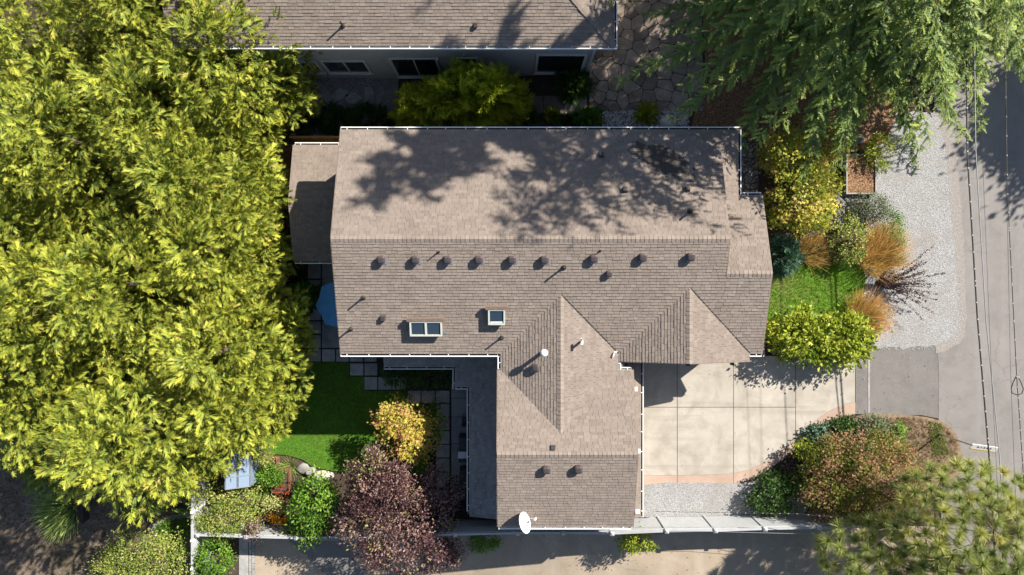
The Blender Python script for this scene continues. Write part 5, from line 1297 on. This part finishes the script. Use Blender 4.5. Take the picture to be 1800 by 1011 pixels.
# pine
c = P(1672, 905, 6); bz = 0; pn = thing('pine_tree', 'pine with round tufts of long needles in the bottom right corner', 'tree', (19.1, -12.5, bz)); f = Fol(); lm = MB()
lm.tube([(19.1, -12.5, -.2), (19.1, -12.5, 3), (19.6, -12.2, 6.6)], [.27, .19, .05], 8)
PC = np.array([18.4, -11.8, 3.6])
tufts = []
for _ in range(26000):
    cx_, cy_, cz_, rx, ry, rz = random.choice(((20.2, -10.8, 4.6, 3.6, 2.9, 2.6), (20.2, -13.5, 4.6, 4.0, 3.2, 2.8), (20.2, -10.8, 4.6, 3.6, 2.9, 2.6), (16.3, -12.3, 3.6, 2.0, 1.6, 1.7)))
    q = Vector((random.gauss(0, 1), random.gauss(0, 1), random.uniform(-.1, 1.3))).normalized(); k = random.choice((1, 1, .75, .5))
    x, y, z = cx_ + q.x * rx * k, cy_ + q.y * ry * k, cz_ + q.z * rz * k
    if all((x - t[0]) ** 2 + (y - t[1]) ** 2 + (z - t[2]) ** 2 > .29 for t in tufts): tufts.append((x, y, z))
    if len(tufts) >= 560: break
TP = np.array(tufts); hubs = TP[rng.permutation(len(TP))[:26]] * .72 + np.array([19.1, -12.4, 4.6]) * .28 - np.array([0, 0, .5])
for h_ in hubs: lm.tube([(19.1, -12.5, 2.2 + .45 * h_[2]), tuple((h_ + np.array([19.1, -12.5, h_[2] - .3])) / 2), tuple(h_)], [.05, .035, .02], 5)
for p in TP:
    h_ = hubs[np.argmin(((hubs - p) ** 2).sum(1))]; lm.tube([tuple(h_), tuple((h_ + p) / 2 - np.array([0, 0, .08])), tuple(p)], [.018, .012, .008], 4)
n = len(TP); d = nrm(TP - np.array([19.1, -12.4, 3.0])) + np.array([0, 0, .4]) + unit(n) * .2; wch = rng.integers(0, 4, n); Rm = frames(np.cross(d, unit(n)), d)
for i, tm in enumerate(TUFT): q = wch == i; f.put(tm, TP[q], Rm[q], .52 * rng.uniform(.65, 1.2, q.sum()), rng.normal(.52, .24, q.sum()))
f.build('crown', L_PINE, pn); lm.build('trunk', M_TWIG, pn)

# back garden
leafy('autumn_tree', 'small tree of yellow and orange leaves at the edge of the back lawn', 'tree', 706, 752, -.6, [(-.1, .3, 0, 1.15, .9, .9), (-.7, .7, .1, .8, .5, .5), (.3, -.7, -.2, .9, 1.0, .8), (.9, -.5, -.9, .9, 1.3, .8)], 85, 34, .2, .15, L_ORANGE, LEAF3, .06, colour=.28, shell=.6)
leafy('plum_tree', 'purple leaved plum tree overhanging the alley fence', 'tree', 688, 908, .2, [(0, 0, 0, 2.3, 2.2, 1.4), (-.8, 1.6, -.2, 1.5, 1.3, 1.1), (1.0, -1.9, -.3, 1.9, 1.3, .9), (1.5, .6, -.8, 1.9, 1.6, 1.2), (-1.6, -.4, -.5, 1.1, 1.7, 1.0), (2.4, -2.0, -.9, 1.0, .6, .6), (-1.3, 2.6, -.2, .6, .7, .7)], 260, 66, .25, .15, L_PURP, None, .12, twig=M_TWIG)
leafy('green_leaf_tree', 'small bright green leafy tree between the flower planter and the plum tree', 'tree', 556, 893, -1.2, [(0, .1, 0, 1.15, 1.4, 1.1), (-.3, -1.0, -.3, .9, .8, .8)], 120, 30, .19, .17, L_GREEN, None, .06)
leafy('camellia_hedge', 'sprawling pale green hedge with pinkish buds behind the grey fence', 'hedge', 398, 890, -1.6, [(-.8, 0, 0, 1.1, 1.1, .9), (.6, 0, 0, 1.2, 1.1, .9), (.0, -.9, -.1, 1.7, .7, .7)], 170, 30, .19, .12, L_PALE, None, .05)
leafy('round_bush', 'large pale green bush at the bottom edge of the west yard', 'bush', 252, 978, -1.3, [(0, 0, 0, 1.9, 1.4, 1.1), (-1.4, -.9, -.2, 1.5, 1.1, .9), (1.2, -.2, -.1, 1.3, 1.5, 1.0)], 230, 32, .22, .12, L_PALE, None, .08)
leafy('column_shrub', 'dense green shrub in the street bed below the fence corner', 'shrub', 376, 985, -1.6, [(0, 0, 0, .85, 1.1, 1.0)], 80, 30, .17, .14, L_GREEN, None, .05)
leafy('alley_shrub', 'shaded dark green shrub on the alley side of the fence, below the satellite dish', 'shrub', 851, 953, -.7, [(0, 0, 0, .85, .38, .6)], 50, 30, .12, .10, L_GREEN, None, .04)
leafy('alley_shrub', 'sunlit lime green shrub at the alley side of the fence, right of the wing', 'shrub', 1120, 950, .9, [(0, .05, 0, .75, .45, .75), (-.35, -.35, -.3, .5, .3, .5)], 55, 30, .13, .12, L_LIME, None, .05)
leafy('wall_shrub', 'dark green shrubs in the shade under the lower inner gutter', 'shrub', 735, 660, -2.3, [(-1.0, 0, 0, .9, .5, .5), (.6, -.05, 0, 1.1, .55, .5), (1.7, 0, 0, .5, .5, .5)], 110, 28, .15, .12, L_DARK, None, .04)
leafy('lawn_shrub', 'low bright green plant at the lawn corner above the autumn tree', 'plant', 702, 698, -2.8, [(0, 0, 0, .5, .3, .2)], 22, 20, .12, .10, L_GREEN, None, .02)
leafy('shade_shrub', 'dark shrub in the shade right of the autumn tree', 'shrub', 762, 740, -2.3, [(0, 0, 0, .4, 1.1, .5)], 40, 26, .16, .11, L_GREEN, None, .03)
leafy('orange_flowers', 'mound of bright orange flowers in the rusty planter', 'flowers', 490, 908, -2.3, [(0, 0, 0, .5, .4, .3)], 40, 26, .09, .07, L_FLAME, None, .02)
leafy('variegated_plant', 'cream and green variegated plant left of the orange flowers', 'plant', 481, 890, -2.3, [(0, 0, 0, .55, .38, .3)], 40, 22, .11, .12, L_VARIEG, None, .02)
leafy('variegated_plant', 'cream green plant between the orange flowers and the green leafy tree', 'plant', 519, 897, -2.2, [(0, 0, 0, .4, .45, .35)], 36, 22, .11, .12, L_VARIEG, None, .02)
leafy('red_flowers', 'scattered red flowers in the planter under the lawn corner', 'flowers', 496, 862, -2.5, [(0, 0, 0, .32, .34, .2)], 14, 12, .10, .06, L_RED, None, .02)
leafy('vegetable_plants', 'leafy green plants between the greenhouse and the red flowers', 'plants', 474, 836, -2.4, [(0, 0, 0, .6, .5, .35)], 55, 26, .14, .13, L_GREEN, None, .02)
leafy('garden_shrub', 'yellow pink shrub between the golden conifers and the back lawn', 'shrub', 462, 797, -1.9, [(0, 0, 0, .5, .5, .6)], 40, 26, .14, .10, L_PALE, None, .03)
leafy('ivy_patch', 'green groundcover beside the side fence under the concrete edging', 'plant', 305, 930, -2.9, [(0, 0, 0, .9, .5, .15)], 50, 26, .16, .11, L_GREEN, None, 0)
leafy('brown_vine', 'brown dried vine hanging over the grey fence by the planter', 'vine', 447, 935, -1.2, [(0, 0, 0, .45, .45, .3)], 26, 20, .14, .10, L_PURP, None, .02)
# trees standing outside the picture whose shade falls inside it
leafy('street_tree', 'broad street tree beyond the right edge shading the road', 'tree', 2430, -75, 6, [(0, 0, 0, 4.2, 3.6, 3.2), (-1.5, 1.5, .5, 3, 2.6, 2.6)], 330, 60, .5, .34, L_GREEN, None, .25)

# lawns: short blades over the soil
def lawn(name, poly, n, mat, L=.06):
    X = [p[0] for p in poly]; Y = [p[1] for p in poly]; pts = []
    while len(pts) < n:
        px, py = random.uniform(min(X), max(X)), random.uniform(min(Y), max(Y))
        if pip(px, py, poly): pts.append(PG(px, py)[:])
    pos = np.array(pts); tm = Tmpl(); tm.tri((0, -.35, 0), (.45, 0, 1), 1, .30, n=(-1, 0, .4)); tm.tri((0, .3, 0), (-.3, .3, .9), .9, .28, n=(-1, .3, .3)); tm.tri((.2, 0, 0), (.2, -.5, .9), .8, .28, n=(.3, -1, .3))
    a = rng.uniform(0, 6.28, n); d = np.stack([np.cos(a), np.sin(a), 0 * a], -1); f = Fol()
    f.put(tm.done(), pos, frames(d, np.array([0, 0, 1.0]) + unit(n) * .2), L * rng.uniform(.6, 1.3, n), rng.normal(.5, .2, n) + .18 * np.sin(pos[:, 0] * 1.7) * np.sin(pos[:, 1] * 1.3))
    f.build(name, mat, None, kind='stuff')
lawn('back_lawn_grass', back_lawn_px, 22000, L_LAWN)
lawn('front_lawn_grass', front_lawn_px, 11000, L_LAWN2, .075)
lawn('dry_grass', [(1545, 735), (1600, 733), (1648, 741), (1672, 757), (1684, 785), (1684, 830), (1600, 850)], 2600, leafmat('dry_blade', [(0, (.17, .12, .05)), (1, (.38, .28, .15))], trans=.2), .09)
lawn('corner_grass', [(1630, 740), (1655, 745), (1668, 800), (1640, 800)], 700, L_BLADE, .09)
lawn('yard_weeds', [(0, 800), (330, 800), (330, 1005), (0, 1005)], 2500, leafmat('yard_blade', [(0, (.09, .075, .03)), (1, (.20, .16, .08))], trans=.2), .10)
def litter(name, poly, n, mat, size=.07):
    X = [p[0] for p in poly]; Y = [p[1] for p in poly]; pts = []
    while len(pts) < n:
        px, py = random.uniform(min(X), max(X)), random.uniform(min(Y), max(Y))
        if pip(px, py, poly): q = PG(px, py, .03); pts.append(q[:])
    f = Fol(); f.put(LEAF, np.array(pts), frames(unit(n), np.array([0, 0, 1.0]) + unit(n) * .25), size * rng.uniform(.6, 1.3, n), rng.random(n)); f.build(name, mat, None, kind='stuff')
L_DEAD = leafmat('fallen_leaf', [(0, (.16, .09, .04)), (.6, (.36, .22, .08)), (1, (.5, .40, .12))], trans=.1)
litter('fallen_leaves', [(450, 950), (1480, 945), (1480, 1010), (450, 1010)], 160, L_DEAD)
litter('fallen_leaves', [(1510, 616), (1690, 616), (1690, 730), (1510, 726)], 60, L_DEAD)
litter('fallen_leaves', [(1240, 0), (1560, 0), (1640, 260), (1300, 225), (1215, 222)], 900, L_DEAD, .1)
litter('fallen_leaves', [(1140, 600), (1500, 640), (1480, 720), (1300, 840), (1140, 850)], 40, L_DEAD, .05)
print('triangles: foliage', Fol.total, 'all', sum(len(p.data.loops) - 2 * len(p.data.polygons) for p in S.objects if p.type == 'MESH'))
